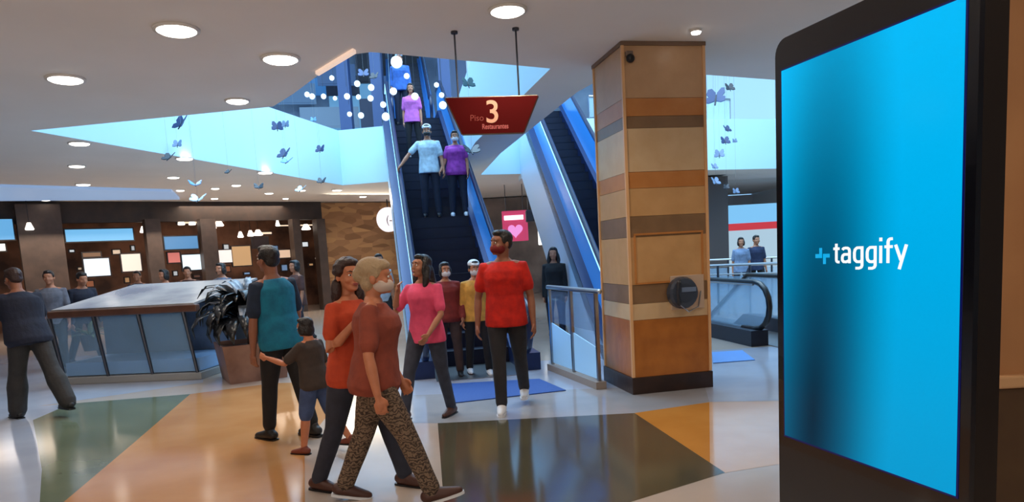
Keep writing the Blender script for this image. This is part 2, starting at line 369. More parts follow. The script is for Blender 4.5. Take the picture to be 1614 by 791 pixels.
# ------------------------------------------------------------------ escalators
m_step = mat('step_dark', (16, 20, 40), .5, .3)
m_edge = mat('step_line', (60, 64, 80), .5)
m_hr = mat('handrail_blue', (18, 30, 62), .3)
m_deck = mat('deck_blue', (60, 125, 190), .3, .5)
m_pb = mat('balustrade_led_blue', (58, 140, 214), .25, .1, em=(40, 120, 210), es=.22)  # blue LED light on the panels, put into the colour and a weak glow
m_clad = mat('cladding_pale', (176, 214, 238), .35)
m_lite = mat('handrail_strip', (200, 235, 255), .3, em=(150, 215, 255), es=1.2)
def escalator(label, loc, rz, rise, flat0=.9, flat1=1.0, w=1.0, panel=m_pb, clad=m_clad, cladh=.75, down=False, hr=m_hr, deck=None):
    e = thing('escalator', label, 'escalator', loc, rz)
    T = math.tan(math.radians(30)); sg_ = -1 if down else 1
    run = rise / T; Y0, Y1, Y2, Y3 = 0, flat0, flat0 + run, flat0 + run + flat1
    def zl(y): return 0 if y < Y1 else (sg_ * (y - Y1) * T if y < Y2 else sg_ * rise)
    HH = .92; n_ = int(rise / .2)
    for i in range(n_ + 2):
        y0 = Y1 - .2 + i * .2 / T
        if y0 > Y2 + .1: break
        z0 = zl(y0 + .17) if down else min(rise, (i) * .2)
        q = B(); q.box((0, y0 + .17, z0 - .1 + .003), (w, .355, .20)); q.box((0, y0 + .0, z0 + .004), (w, .03, .006))
        st = q.get('step', m_step, e)
        if i > 60: break
    for s_ in (-1, 1):
        x = s_ * (w / 2 + .10)
        line = [(.05, 0), (Y1 + .1, zl(Y1 + .1))] if False else [(Y0, 0), (Y1, 0), (Y2, sg_ * rise), (Y3, sg_ * rise)]
        # skirt / deck
        pl = [(Y0 - .15, -.0), (Y1, -.0), (Y2, sg_ * rise - .0), (Y3, sg_ * rise)]
        q = B(); q.yz([(y, z + .22) for y, z in pl] + [(y, z - .05) for y, z in pl[::-1]], x - .1, x + .16 if s_ > 0 else x + .1) if s_ > 0 else q.yz([(y, z + .22) for y, z in pl] + [(y, z - .05) for y, z in pl[::-1]], x - .16, x + .1)
        q.get('skirt', deck or m_deck, e)
        # balustrade panel with round newel ends
        top = []
        for k in range(9):
            a = PI * 1.5 - PI * k / 8; top.append((Y0 + .0 + .36 * math.cos(a) - .0, .56 + .33 * math.sin(a)))
        top += [(Y1, .89), (Y2, sg_ * rise + .89), (Y3, sg_ * rise + .89)]
        low = [(Y3, sg_ * rise + .2), (Y2, sg_ * rise + .2), (Y1, .2)]
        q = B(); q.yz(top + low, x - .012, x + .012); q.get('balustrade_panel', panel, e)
        path = [Vector((x, y, z)) for y, z in top]
        path = [Vector((x, Y0 + .35, .22))] + path
        q = B(); q.limb(path, [.036] * len(path), 10, True, 1.2); q.get('handrail', hr, e, True)
        lp = [p + Vector((s_ * .035, 0, -.035)) for p in path[9:]]
        q = B(); q.tube(lp, .014, 6); q.get('handrail_trim', m_lite if panel is m_pb else m_steel, e)
        # outer cladding of the truss
        a0 = Y1 + .3 if not down else Y1 + .2
        xo = x + s_ * .15
        if not down:
            q = B(); q.yz([(Y0 - .1, .2), (Y1, .2), (Y2, rise + .2), (Y3, rise + .2), (Y3, rise - cladh), (Y2 + .2, rise - cladh), (Y1 + cladh / T, .004), (Y0 - .1, .004)], xo - .01, xo + .01)
            q.get('side_cladding', clad, e)
    q = B(); q.box((0, Y0 + .1, .006), (w, flat0 + .5, .01)); q.get('comb_plate', m_steel, e)
    if not down:
        q = B(); tw = w / 2 + .25
        q.prism([Vector((-tw, Y1 + cladh / T, .0)), Vector((tw, Y1 + cladh / T, .0)), Vector((tw, Y2, rise - cladh)), Vector((-tw, Y2, rise - cladh))], (0, 0, -.0), (0, 0, .03)); q.get('truss_underside', clad, e)
        q = B(); q.box((0, (Y2 + Y3) / 2 + .2, rise - .02), (w, Y3 - Y2 + .3, .03)); q.get('landing_plate', m_steel, e)
        q = B(); q.box((0, Y3 - .3, rise + .43), (w + .2, .04, .0001)) if False else None
    return e
E1 = (-.47, 8.75, 0); E1R = math.radians(10.2)
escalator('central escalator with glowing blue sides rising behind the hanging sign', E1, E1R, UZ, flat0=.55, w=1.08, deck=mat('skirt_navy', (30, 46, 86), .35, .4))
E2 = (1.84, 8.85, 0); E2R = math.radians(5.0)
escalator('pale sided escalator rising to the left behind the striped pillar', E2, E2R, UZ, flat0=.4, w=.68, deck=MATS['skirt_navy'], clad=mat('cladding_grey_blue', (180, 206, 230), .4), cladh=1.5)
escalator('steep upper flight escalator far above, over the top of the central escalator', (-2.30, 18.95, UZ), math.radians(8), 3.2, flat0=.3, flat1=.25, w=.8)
escalator('short escalator end with black handrail and clear sides, right of the striped pillar', ESC3, ESC3R, 2.6, flat0=2.0, flat1=.2, w=.8, panel=glass('clear_panel', (190, 220, 240), .35), down=True, hr=m_black, deck=mat('skirt_dark', (34, 38, 52), .4, .3))
# pit under the down escalator
q = B()
for i in range(4):
    a, c = HF[i], HF[(i + 1) % 4]
    q.bm.faces.new([q.bm.verts.new((a[0], a[1], 0)), q.bm.verts.new((c[0], c[1], 0)), q.bm.verts.new((c[0], c[1], -3.4)), q.bm.verts.new((a[0], a[1], -3.4))])
q.bm.faces.new([q.bm.verts.new((p[0], p[1], -3.4)) for p in HF])
struct(q.get('floor_pit', m_white))

# floor mats
def mat_on_floor(px, m, label):
    pts = [onz(x, y, 0) for x, y in px]; c = sum(pts, Vector()) / len(pts)
    q = B(); q.prism([p - c for p in pts], (0, 0, .0025), (0, 0, .011)); o = q.get('floor_mat', m, None); o.location = c
    return tag(o, label, 'mat')
m_mat = mat('mat_blue', (34, 76, 150), .7, bump=(60, .3))
mat_on_floor([(706, 606), (850, 598), (892, 616), (716, 636)], m_mat, 'blue entrance mat on the floor at the foot of the central escalator')
mat_on_floor([(1122, 556), (1170, 553), (1190, 568), (1124, 573)], mat('mat_light', (84, 140, 210), .6), 'small light blue floor mat between the striped pillar and the totem')

# ------------------------------------------------------------------ left counter: glass front, steel posts, sloping glossy top
cL, cR = onz(96, 607), onz(318, 598)
cd = (cR - cL); CL_ = cd.length
ct = thing('display_counter', 'long glass fronted counter with brown rail and sloping glossy top, left of the planter', 'counter', cL, math.atan2(cd.y, cd.x))
q = B(); q.box((CL_ / 2, .55, .05), (CL_, 1.1, .10), bevel=.01); q.get('base', mat('counter_base', (150, 150, 148), .4), ct)
q = B(); q.box((CL_ / 2, .02, .985), (CL_ + .1, .10, .10), bevel=.015); q.get('front_rail', mat('rail_brown', (96, 62, 46), .4, noise=(5, (80, 50, 40))), ct)
for i in range(4):
    x = .06 + i * (CL_ - .12) / 3
    q = B(); q.limb([(x - .10, -.02 + .02, .94), (x, .02, .10)], [.028, .022], 8, True); q.get('post', m_dsteel, ct)
for i in range(3):
    x0 = .06 + i * (CL_ - .12) / 3; x1 = x0 + (CL_ - .12) / 3
    q = B(); q.prism([Vector((x0 + .02, .02, .12)), Vector((x1 - .02, .02, .12)), Vector((x1 - .12, .02, .93)), Vector((x0 - .08, .02, .93))], (0, -.004, 0), (0, .004, 0)); q.get('glass_panel', glass('counter_glass', (150, 190, 225), .28), ct)
q = B(); q.box((CL_ / 2, 1.05, .55), (CL_, .05, .9)); q.get('back_panel', mat('counter_back', (110, 132, 160), .25, noise=(1.6, (70, 84, 104))), ct)
q = B(); q.box((CL_ / 2, .53, .20), (CL_ - .1, .9, .18)); q.get('inner_shelf', mat('shelf_blue', (140, 180, 225), .3), ct)
m_top = mat('glossy_top', (178, 172, 168), .2, .2, noise=(1.3, (112, 112, 124)))
q = B(); q.prism([Vector((0, .0, 1.045)), Vector((CL_, .0, 1.045)), Vector((CL_ + .25, 1.45, 1.31)), Vector((.30, 1.45, 1.31))], (0, 0, -.02), (0, 0, .01)); q.get('sloping_top', m_top, ct)
q = B(); q.prism([Vector((.30, 1.45, 1.29)), Vector((CL_ + .25, 1.45, 1.29)), Vector((CL_ + .25, 1.45, .0)), Vector((.30, 1.45, .0))], (0, 0, 0), (0, .03, 0)); q.get('rear_panel', mat('counter_rear', (80, 84, 92), .4), ct)

# plants
def leafy(parent, n_, R0, L, droop, wd_, m, z0, name='leaf', seed=1):
    rnd = random.Random(seed)
    for i in range(n_):
        a = rnd.uniform(0, 2 * PI); el = rnd.uniform(.2, 1.35); ln = L * rnd.uniform(.65, 1.1); q = B(); pts = []
        d = Vector((math.cos(a), math.sin(a), 0)); sd = Vector((-d.y, d.x, 0)); p = d * R0 * rnd.random() + Vector((0, 0, z0)); N = 7
        rows = []
        for k in range(N):
            t = k / (N - 1); wv = wd_ * math.sin(PI * min(.98, .12 + .86 * t)) ; an = el - droop * t * t
            rows.append((p.copy(), wv)); p = p + (d * math.cos(an) + Vector((0, 0, math.sin(an)))) * ln / N
        vs = [(q.bm.verts.new(c - sd * w_ * .5), q.bm.verts.new(c + Vector((0, 0, -.006))), q.bm.verts.new(c + sd * w_ * .5)) for c, w_ in rows]
        for A, C in zip(vs, vs[1:]):
            q.bm.faces.new((A[0], A[1], C[1], C[0])); q.bm.faces.new((A[1], A[2], C[2], C[1]))
        o = q.get(name, m, parent, True)
        md = o.modifiers.new('thick', 'SOLIDIFY'); md.thickness = .004
m_leaf = mat('leaf_dark', (20, 22, 24), .25, noise=(8, (30, 32, 38)))
m_leafs = mat('leaf_sheen', (150, 156, 166), .3, noise=(12, (70, 74, 80)))  # silvery reflections on the dark leaves, put into the colour of extra leaves
m_leafg = mat('leaf_green', (86, 104, 62), .45, noise=(9, (60, 76, 44)))
pc = onz(388, 601)
pl = thing('planter', 'large drooping dark leaved plant in a square stone planter beside the man in teal', 'planter', (pc.x, pc.y + .3, 0), math.radians(30))
q = B()
for s in ((.30, .0, .36, .47),):
    q.rings([[Vector((sx_ * a, sy_ * a, z)) for sx_, sy_ in ((-1, -1), (1, -1), (1, 1), (-1, 1))] for a, z in ((.36, 0), (.42, .50), (.38, .50), (.36, .44))])
q.get('pot', mat('pot_stone', (146, 110, 94), .45, noise=(2.2, (104, 72, 60))), pl)
q = B(); q.box((0, 0, .40), (.68, .68, .02)); q.get('soil', mat('soil', (40, 30, 24), .9), pl)
q = B(); q.limb([(0, 0, .4), (.02, 0, .7), (0, 0, .95)], [.05, .04, .03]); q.get('stem', m_dark, pl)
leafy(pl, 75, .12, 1.0, 3.1, .20, m_leaf, .80, seed=3)
leafy(pl, 24, .14, .80, 2.2, .12, m_leafs, .95, name='sheen_leaf', seed=5)
p2 = onz(130, 585); ng = thing('potted_plant', 'small green potted plant seen through the glass counter', 'plant', (p2.x, p2.y + .3, .29))
q = B(); q.lathe([(.10, 0), (.15, .26), (.13, .26), (.12, .22)], seg=20); q.get('pot', mat('pot_dark', (60, 58, 60), .5), ng)
leafy(ng, 18, .03, .32, 1.4, .07, m_leafg, .24, seed=9)
# ------------------------------------------------------------------ right railing with panels, payphone, camera
r0, r1 = onz(872, 583), onz(945, 612)
q0 = (r1 - r0); RL = q0.length
rl = thing('guard_railing', 'steel guard railing with pale glass panels between central escalator and pillar', 'railing', r0, math.atan2(q0.y, q0.x))
for x in (0, RL / 2, RL):
    q = B(); q.box((x, 0, .52), (.036, .036, 1.0)); q.get('post', m_steel, rl)
q = B(); q.limb([(-.05, 0, 1.04), (RL + .1, 0, 1.04)], [.028, .028], 10); q.get('top_rail', m_steel, rl)
q = B(); q.box((RL / 2, 0, .04), (RL + .1, .12, .076)); q.get('kerb', mat('kerb_grey', (150, 140, 132), .5), rl)
for i in range(2):
    x0, x1 = i * RL / 2 + .04, (i + 1) * RL / 2 - .04
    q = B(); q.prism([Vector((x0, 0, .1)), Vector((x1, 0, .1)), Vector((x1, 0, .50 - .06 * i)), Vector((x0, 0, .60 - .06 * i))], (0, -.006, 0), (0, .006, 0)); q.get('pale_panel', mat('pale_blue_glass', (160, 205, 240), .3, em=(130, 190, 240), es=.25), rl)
    q = B(); q.prism([Vector((x0, 0, .61)), Vector((x1, 0, .61)), Vector((x1, 0, 1.0)), Vector((x0, 0, 1.0))], (0, -.004, 0), (0, .004, 0)); q.get('glass_panel', glass('rail_glass', (120, 150, 190), .25), rl)

ph = thing('payphone', 'small grey blue wall telephone box fixed to the striped pillar', 'telephone', (PX, PY, 0), PR)
zc = 1.0
q = B(); q.box((.60, -.014, zc), (.36, .024, .34), bevel=.006); q.get('back_plate', mat('phone_plate', (196, 170, 146), .4), ph)
q = B(); q.limb([(.50, -.06, zc - .13), (.50, -.09, zc + .12)], [.001, .001]) if False else None
q = B()
q.rings([[Vector((.52 + .15 * math.cos(a) * k, y, zc + .0 + .16 * math.sin(a) * k)) for a in [2 * PI * i / 20 for i in range(20)]] for k, y in ((1, -.028), (1, -.10), (.9, -.14), (.6, -.15))])
q.get('housing', mat('phone_blue', (66, 78, 96), .35, .3), ph)
q = B(); q.box((.55, -.155, zc + .035), (.15, .01, .045)); q.get('display', mat('phone_disp', (110, 130, 160), .3), ph)
q = B(); q.limb([(.44, -.17, zc - .10), (.42, -.18, zc), (.44, -.17, zc + .11)], [.022, .016, .022]); q.get('handset', mat('phone_dark', (36, 40, 50), .4), ph)
q = B(); q.limb([(.46, -.16, zc - .12), (.56, -.12, zc - .19), (.70, -.05, zc - .15), (.74, -.03, zc)], [.006] * 4, 6); q.get('cord', m_steel, ph)

vc = at(1001, 98, 6.82); cm = thing('security_camera', 'small dark dome security camera at the top of the striped pillar', 'camera', (PX, PY, 0), PR)
q = B(); q.ell((.06, -.055, CZ - .17), (.042, .042, .042)); q.get('dome', m_black, cm, True)
q = B(); q.box((.06, -.024, CZ - .12), (.07, .045, .05), bevel=.008); q.get('bracket', mat('cam_bracket', (120, 104, 92), .5), cm)

# ------------------------------------------------------------------ ceiling lights
m_glow = mat('lamp_glow', (255, 250, 240), .5, em=(255, 246, 232), es=9)
m_ring = mat('lamp_ring', (230, 226, 220), .5)
first = None
lights = [(278, 45, .150), (442, 91, .155), (800, 15, .135), (103, 123, .150), (374, 158, .12), (1097, 47, .045),
          (125, 225, .13), (121, 261, .12), (131, 290, .13), (291, 249, .13), (273, 279, .11), (284, 299, .09), (372, 291, .10), (418, 271, .14), (424, 304, .11),
          (339, 296, .09), (475, 299, .10), (531, 299, .12), (572, 309, .10), (72, 314, .10), (235, 312, .12), (338, 312, .09), (450, 312, .08)]
desc = {278: 'bright round ceiling downlight nearest the top left of the near ceiling', 442: 'brightest round ceiling downlight, beside the ceiling opening edge', 800: 'round ceiling downlight above the hanging sign', 103: 'round ceiling downlight farthest left on the near ceiling', 374: 'round ceiling downlight close to the tip of the pale opening', 1097: 'tiny spotlight in the ceiling near the top of the striped pillar'}
for i, (x, y, r) in enumerate(lights):
    p = onz(x, y, CZ)
    if first is None:
        t = thing('downlight', '', 'ceiling light', p)
        q = B(); q.lathe([(1.18, -.02 / .15), (1.18, 0), (1.0, 0), (1.0, -.02 / .15)], seg=28); q.get('ring', m_ring, t, True)
        q = B(); q.lathe([(.85, -.24), (1.0, -.16), (1.0, -.01)], seg=28); q.get('lens', m_glow, t)
        first = t
    else: t = dup(first, p)
    t.scale = (r, r, r if r > .1 else .15); t.location = (p.x, p.y, CZ)
    if x in desc and y < 200: t['label'] = desc[x]
    else: t['label'] = 'small round downlight on the distant ceiling below the pale blue wedge'; t['group'] = 'downlights on the distant ceiling'
    if y < 200 and r > .05: lamp('downlight_beam', 'SPOT', (p.x, p.y, CZ - .05), 88, WARM, size=.12, spot=math.radians(150))
    elif i % 3 == 0: lamp('downlight_beam', 'SPOT', (p.x, p.y, CZ - .05), 90, (1, .9, .8), size=.12, spot=math.radians(150))
for x, y, wh in ((-3.2, 3.4, 'ahead of the photographer to the left'), (.2, 3.6, 'straight ahead of the photographer'), (3.2, 5.2, 'beyond the brown side wall'), (-3.6, .4, 'level with the photographer at the left'), (0, .4, 'directly over the photographer'), (2.2, .9, 'level with the photographer at the right'), (-6.5, 3.5, 'far left ahead of the photographer'), (5.6, 6.6, 'far right behind the side wall'), (-9, 7, 'left of the long ceiling beyond the frame')):   # downlights outside the frame
    t = dup(first, (x, y, CZ)); t.scale = (.14,) * 3; t['label'] = 'round ceiling downlight ' + wh + ', outside the photo'; t['group'] = 'downlights outside the photo'
    lamp('downlight_beam', 'SPOT', (x, y, CZ - .05), 72, WARM, size=.12, spot=math.radians(150))
# long cove light in the distant ceiling
a_, b_, c_, d_ = [onz(x, y, CZ) for x, y in ((-40, 289), (270, 298), (283, 311), (-40, 313))]
q = B(); q.prism([a_, b_, c_, d_], (0, 0, -.06), (0, 0, -.002)); tag(q.get('cove_light', mat('cove_glow', (140, 165, 200), .5, em=(150, 180, 220), es=.55)), 'long pale blue light cove in the distant ceiling at the far left', 'ceiling light')
# slim light strip along the curved edge of the near ceiling
a_, b_, c_, d_ = [onz(x, y, CZ) for x, y in ((497, 112), (556, 76), (561, 79), (502, 115))]
q = B(); q.prism([a_, b_, c_, d_], (0, 0, -.03), (0, 0, 0)); tag(q.get('light_strip', mat('strip_glow', (240, 210, 190), .5, em=(235, 205, 185), es=.7)), 'slim pinkish light strip along the curved edge of the ceiling opening', 'ceiling light')
# globe lamps in the atrium above
m_globe = mat('globe_glow', (255, 255, 255), .5, em=(225, 240, 255), es=.95)
gl = [(625, 98, 13, .13), (523, 123, 16, .07), (484, 149, 16, .07), (492, 152, 16, .08), (510, 152, 16, .07), (528, 155, 16, .06), (547, 152, 16, .08), (565, 153, 16, .07), (584, 155, 16, .08), (563, 132, 15, .08), (585, 138, 15, .08), (604, 165, 15, .08), (608, 184, 15, .10), (551, 180, 16, .07), (569, 182, 16, .08), (688, 134, 16, .07), (654, 152, 15, .09), (696, 150, 15, .07), (620, 144, 15, .09), (698, 166, 14.6, .10), (641, 120, 17, .08), (712, 300, 14, .05)][:21]
g0 = None
for i, (x, y, D, r) in enumerate(gl):
    p = at(x, y, D + (.45 if i % 2 else -.35) * (i > 0))
    if g0 is None:
        g0 = thing('globe_lamp', 'large white globe lamp hanging highest, above the top of the central escalator', 'lamp', p)
        q = B(); q.ell((0, 0, 0), (1, 1, 1.0), seg=16); q.get('globe', m_globe, g0, True)
        q = B(); q.tube([(0, 0, .98), (0, 0, 24)], .06, 6); q.get('cable', m_dsteel, g0)
        t = g0
    else:
        t = dup(g0, p); t['label'] = 'small white globe lamp hanging in the atrium beside the escalator top'; t['group'] = 'small globe lamps in the atrium'
    r *= .8; t.scale = (r,) * 3
    for ch in t.children:
        if ch.name.startswith('cable'): ch.scale = (1, 1, 1); ch.location = (0, 0, .98 - .98); ch.scale.z = ((10.1 - p.z) / r) / 24.0

# ------------------------------------------------------------------ hanging butterflies
m_bf = {k: mat('butterfly_' + k, c, .5) for k, c in {'navy': (40, 62, 110), 'black': (30, 34, 46), 'green': (8, 74, 82), 'white': (220, 236, 246), 'blue': (92, 150, 200), 'grey': (110, 130, 160)}.items()}
def inpoly(p, poly):
    c = False; n_ = len(poly)
    for i in range(n_):
        (x1, y1), (x2, y2) = poly[i], poly[(i + 1) % n_]
        if (y1 > p.y) != (y2 > p.y) and p.x < (x2 - x1) * (p.y - y1) / (y2 - y1) + x1: c = not c
    return c
def butterfly(px, py, D, wpx, k, label, group=None, tilt=.4, yaw=0.0):
    p = at(px, py, D); s = wpx / FPX * D / 2
    t = thing('hanging_butterfly', label, 'decoration', p, yaw, group)
    for sgn in (-1, 1):
        out = [(0, .05), (.35, .62), (.8, .8), (1.0, .55), (.85, .1), (.55, -.05), (.72, -.35), (.55, -.7), (.25, -.55), (0, -.12)]
        R = Matrix.Rotation(sgn * -.55, 3, 'Y') @ Matrix.Rotation(tilt, 3, 'X')
        q = B(); q.prism([R @ Vector((sgn * x * s, y * s, 0)) for x, y in out], (0, 0, -.006), (0, 0, .006)); q.get('wing', m_bf[k], t)
    q = B(); R = Matrix.Rotation(tilt, 3, 'X'); q.limb([R @ Vector((0, -.5 * s, 0)), R @ Vector((0, .5 * s, 0))], [.06 * s, .09 * s], 8); q.get('body', m_bf['black'], t)
    q = B(); q.tube([(0, 0, 0), (0, 0, (CZ if p.z < CZ and not (inpoly(p, HA) or inpoly(p, HB)) else 10.05) - p.z)], .0013, 5); q.get('thread', m_steel, t)
    return t
bf = [(285, 197, 9.6, 32, 'navy', .9), (280, 229, 12, 18, 'grey', .9), (266, 250, 11, 24, 'black', .6), (437, 202, 11, 22, 'navy', 1.0), (450, 198, 11.5, 16, 'grey', 1.0), (448, 245, 12, 26, 'navy', .8), (494, 190, 12, 12, 'blue', .8), (505, 237, 12, 18, 'navy', .9),
      (308, 292, 11.5, 26, 'blue', .3), (312, 316, 11, 30, 'white', .4), (360, 272, 12, 13, 'black', .6), (408, 296, 12.5, 20, 'black', .5), (507, 287, 13, 18, 'black', .6), (474, 300, 13, 20, 'white', .5),
      (573, 118, 14, 22, 'navy', .8), (590, 122, 14, 18, 'black', .8), (738, 134, 10.5, 26, 'green', .9), (828, 134, 10, 24, 'black', .7), (795, 125, 12, 26, 'blue', .7), (744, 240, 11.6, 34, 'black', .5), (452, 256, 12.4, 22, 'blue', .4),
      (1146, 205, 13, 12, 'navy', .9), (1143, 224, 13, 14, 'navy', .9), (1134, 245, 13, 15, 'grey', .9), (1126, 264, 13.5, 10, 'grey', .9), (1158, 223, 13.5, 7, 'grey', .9), (1128, 158, 13, 30, 'navy', .9), (1150, 140, 12.5, 14, 'black', .9), (1145, 296, 14, 9, 'black', .9), (1128, 288, 14, 14, 'grey', .9), (1160, 303, 14, 10, 'grey', .9)]
bl = {(285, 197): 'dark blue hanging butterfly farthest left over the pale wedge opening', (738, 134): 'dark green hanging butterfly just above the left half of the red sign', (828, 134): 'black hanging butterfly just above the right corner of the red sign', (312, 316): 'white hanging butterfly before the dark shopfront band',
      (308, 292): 'light blue hanging butterfly just above the white one at the dark shopfront band', (744, 240): 'black hanging butterfly just below the red sign beside the escalator', (266, 250): 'black hanging butterfly beside a downlight at the edge of the pale wedge'}
for i, (x, y, D, w_, k, tl_) in enumerate(bf):
    lb = bl.get((x, y)); g = None
    if lb is None:
        kn = {'navy': 'dark blue', 'black': 'black', 'grey': 'grey', 'blue': 'light blue', 'white': 'white'}[k]
        zone = 'right of the striped pillar' if x > 1000 else 'over the pale wedge opening' if x < 520 and y < 262 else 'below the distant ceiling' if x < 520 else 'in the atrium above the central escalator'
        lb = f'small {kn} butterfly hanging {zone}'; g = f'{kn} butterflies {zone}'
    butterfly(x, y, D + (i % 5 - 2) * .45 * (x > 1000), w_ * (1.35 if x > 1000 else 1), k, lb, g, tl_, (i * 37 % 60 - 30) / 60)

# ------------------------------------------------------------------ shopfronts at the left
s0, s1 = Vector((-12.7, 17.3, 0)), Vector((-6.1, 22.6, 0)); sd_ = (s1 - s0).normalized(); SA = math.atan2(sd_.y, sd_.x)
sn = Vector((sd_.y, -sd_.x, 0))
def sp(px, py=None, off=0.0):                 # foot of the shopfront line seen at a pixel column; height of pixel row
    r = ray(px, 400); A = Matrix(((r.x, -sd_.x), (r.y, -sd_.y))); o = s0 + sn * off
    t = A.inverted() @ Vector((o.x, o.y)); p = o + sd_ * t[1]
    z = None
    if py is not None: z = at(px, py, p.y).z
    return p, z, t[1]
q = B(); pA, _, tA = sp(-300); pB, _, tB = sp(512)
ll = tB - tA; mid = (pA + pB) / 2
q.box((0, .1, 3.15), (ll, .25, .55)); o = struct(q.get('wall_left_fascia', m_dark)); o.location = mid; o.rotation_euler = (0, 0, SA)
q = B(); q.box((0, 3.0, 1.7), (ll + 4, .2, 3.4)); o = struct(q.get('wall_left_shops', mat('shop_inside', (150, 104, 78), .7, noise=(1.2, (70, 48, 40))))); o.location = mid; o.rotation_euler = (0, 0, SA)
m_col = mat('shop_column', (78, 62, 54), .55, noise=(3, (60, 48, 42)))
def sbox(name, x0, x1, y0, y1, m, label, cat, th=.3, off=0.0, kind=None, group=None, em_frame=None):
    pa, za, ta = sp(x0, y1, off); pb, zb, tb = sp(x1, y0, off); pm, _, _ = sp((x0 + x1) / 2, None, off)
    z0 = max(0.0, za) if y1 < 600 else 0.0
    if em_frame is None:
        q = B(); q.box((0, 0, (zb - z0) / 2), (tb - ta, th, zb - z0)); o = q.get(name, m)
    else:
        o = bpy.data.objects.new(name, None); COL.objects.link(o)
        q = B(); q.box((0, 0, (zb - z0) / 2), (tb - ta, th, zb - z0)); q.get('case', em_frame, o)
        q = B(); q.box((0, -th / 2 - .006, (zb - z0) / 2), (tb - ta - .06, .01, zb - z0 - .06)); q.get('glowing_face', m, o)
    o.location = (pm.x, pm.y, z0); o.rotation_euler = (0, 0, SA)
    if kind: o['kind'] = kind
    else: tag(o, label, cat, group)
    return o
def em(name, c, s): return mat(name, tuple(v * .5 for v in c), .5, em=c, es=s)
for x0, x1 in ((33, 103), (232, 256), (318, 342), (462, 474), (500, 513)):
    sbox('shop_column', x0, x1, 345 if x0 > 40 else 322, 700, m_col, 'dark brown shop column at the left, between the blue screens' if x0 > 40 else 'widest dark brown shop column behind the man in navy', 'column', th=.35, off=.15, group='narrow shop columns' if x0 > 40 else None)
m_case = mat('case_dark', (36, 30, 32), .5)
sbox('shop_screen', -40, 29, 343, 381, em('scr_a', (110, 185, 240), .8), 'wide blue shop screen at the left edge of the picture', 'screen', th=.1, em_frame=m_case, off=.14)
sbox('shop_screen', 106, 216, 358, 383, em('scr_b', (120, 195, 245), .85), 'long pale blue shop screen right of the wide brown column', 'screen', th=.1, em_frame=m_case, off=.14)
sbox('shop_screen', 259, 315, 370, 395, em('scr_c', (90, 150, 205), .7), 'small mottled blue shop screen behind the planter', 'screen', th=.1, em_frame=m_case, off=.14)
for i, (x0, x1, y0, y1, c, s, lb) in enumerate([(-20, 12, 382, 398, (255, 252, 240), 1.6, 'white lit shop panel at the left edge under the blue screen'), (128, 172, 405, 438, (226, 240, 252), 1.1, 'white lit shop display under the long pale screen'), (188, 222, 398, 430, (248, 226, 210), 1.0, 'cream lit shop display right of the white one'), (262, 284, 396, 416, (230, 130, 120), .7, 'small pink lit shop display under the mottled blue screen'),
        (284, 317, 399, 428, (225, 242, 252), 1.15, 'white lit shop display beside the pink one'), (340, 366, 392, 416, (250, 235, 228), 1.0, 'white lit slanted panel left of the tan lit panel'), (364, 396, 386, 421, (204, 160, 112), .8, 'tan lit shop panel above the plant'), (128, 160, 396, 407, (150, 110, 80), .5, 'brown lit shop ledge over the white display'), (398, 425, 372, 392, (60, 34, 30), .1, 'dark reddish shop panel behind the head of the man in teal'), (438, 458, 392, 408, (226, 190, 160), .9, 'small peach lit shop panel right of the man in teal')]):
    sbox('lit_display', x0, x1, y0, y1, em('disp%d' % i, c, s), lb, 'shop display', th=.08, em_frame=m_case, off=-.1)
rd = random.Random(4)
for i in range(16):
    x0 = [108, 118, 176, 190, 206, 262, 268, 300, 344, 352, 380, 428, 440, 476, 484, 128][i]; y0 = [392, 420, 392, 436, 386, 400, 426, 432, 418, 384, 428, 386, 416, 380, 414, 441][i]
    c = [(210, 160, 110), (230, 236, 240), (150, 90, 60), (240, 210, 180), (120, 150, 190), (90, 60, 50)][rd.randrange(6)]
    sbox('small_display', x0, x0 + rd.randint(7, 17), y0, y0 + rd.randint(6, 13), em('sd%d' % i, c, rd.uniform(.35, .9)), 'small glowing display in the shopfront behind the counter', 'shop display', th=.08, off=-.6 - (i % 4) * .15, group='small shop displays', em_frame=m_case)
# pendant and track lamps of the shops
m_pl = em('pendant_glow', (255, 240, 225), 3.0); pl0 = None
for x, y, w_ in ((52, 357, .10), (291, 350, .10), (308, 350, .10), (350, 352, .14), (340, 356, .10), (470, 358, .10), (486, 358, .15), (502, 404, .12), (410, 367, .14), (398, 368, .10), (90, 360, .06), (382, 370, .09), (442, 352, .07), (230, 362, .09)):
    pm, z, t_ = sp(x, y, .6 if x < 60 else -.35)
    if pl0 is None:
        pl0 = thing('pendant_lamp', 'cone shaped wall lamp glowing on the wide brown shop column', 'lamp', (pm.x, pm.y, z))
        q = B(); q.lathe([(.4, 1.0), (.55, .6), (1.0, -.6), (.8, -.8)], seg=16); q.get('shade', m_pl, pl0, True)
        q = B(); q.tube([(0, 0, 0), (0, 0, 1)], .08, 6); q.get('cord', m_black, pl0)
        t = pl0
    else: t = dup(pl0, (pm.x, pm.y, z), None, 'small glowing pendant lamp inside the dark shopfront'); t['group'] = 'pendant lamps in the shopfront'
    t.scale = (w_, w_, .10)
    for ch in t.children:
        if ch.name.startswith('cord'): ch.location = (0, 0, .9); ch.scale = (.1 / w_, .1 / w_, (CZ - z) / .1 - .9)
for x0, x1, y0, y1, lb in ((284, 352, 347, 354, 'long peach light bar under the dark fascia, above the mottled screen'), (396, 432, 364, 371, 'short peach light bar behind the head of the man in teal'), (440, 500, 352, 358, 'thin peach light bar left of the stone wall')):
    sbox('light_bar', x0, x1, y0, y1, em('bar_peach', (240, 206, 176), 1.3), lb, 'light', th=.08, off=-.4, em_frame=m_case)
lamp('shop_light', 'AREA', (-10.5, 17.6, 2.6), 110, (1, .8, .62), (0, 0, SA), 5, 1.2)
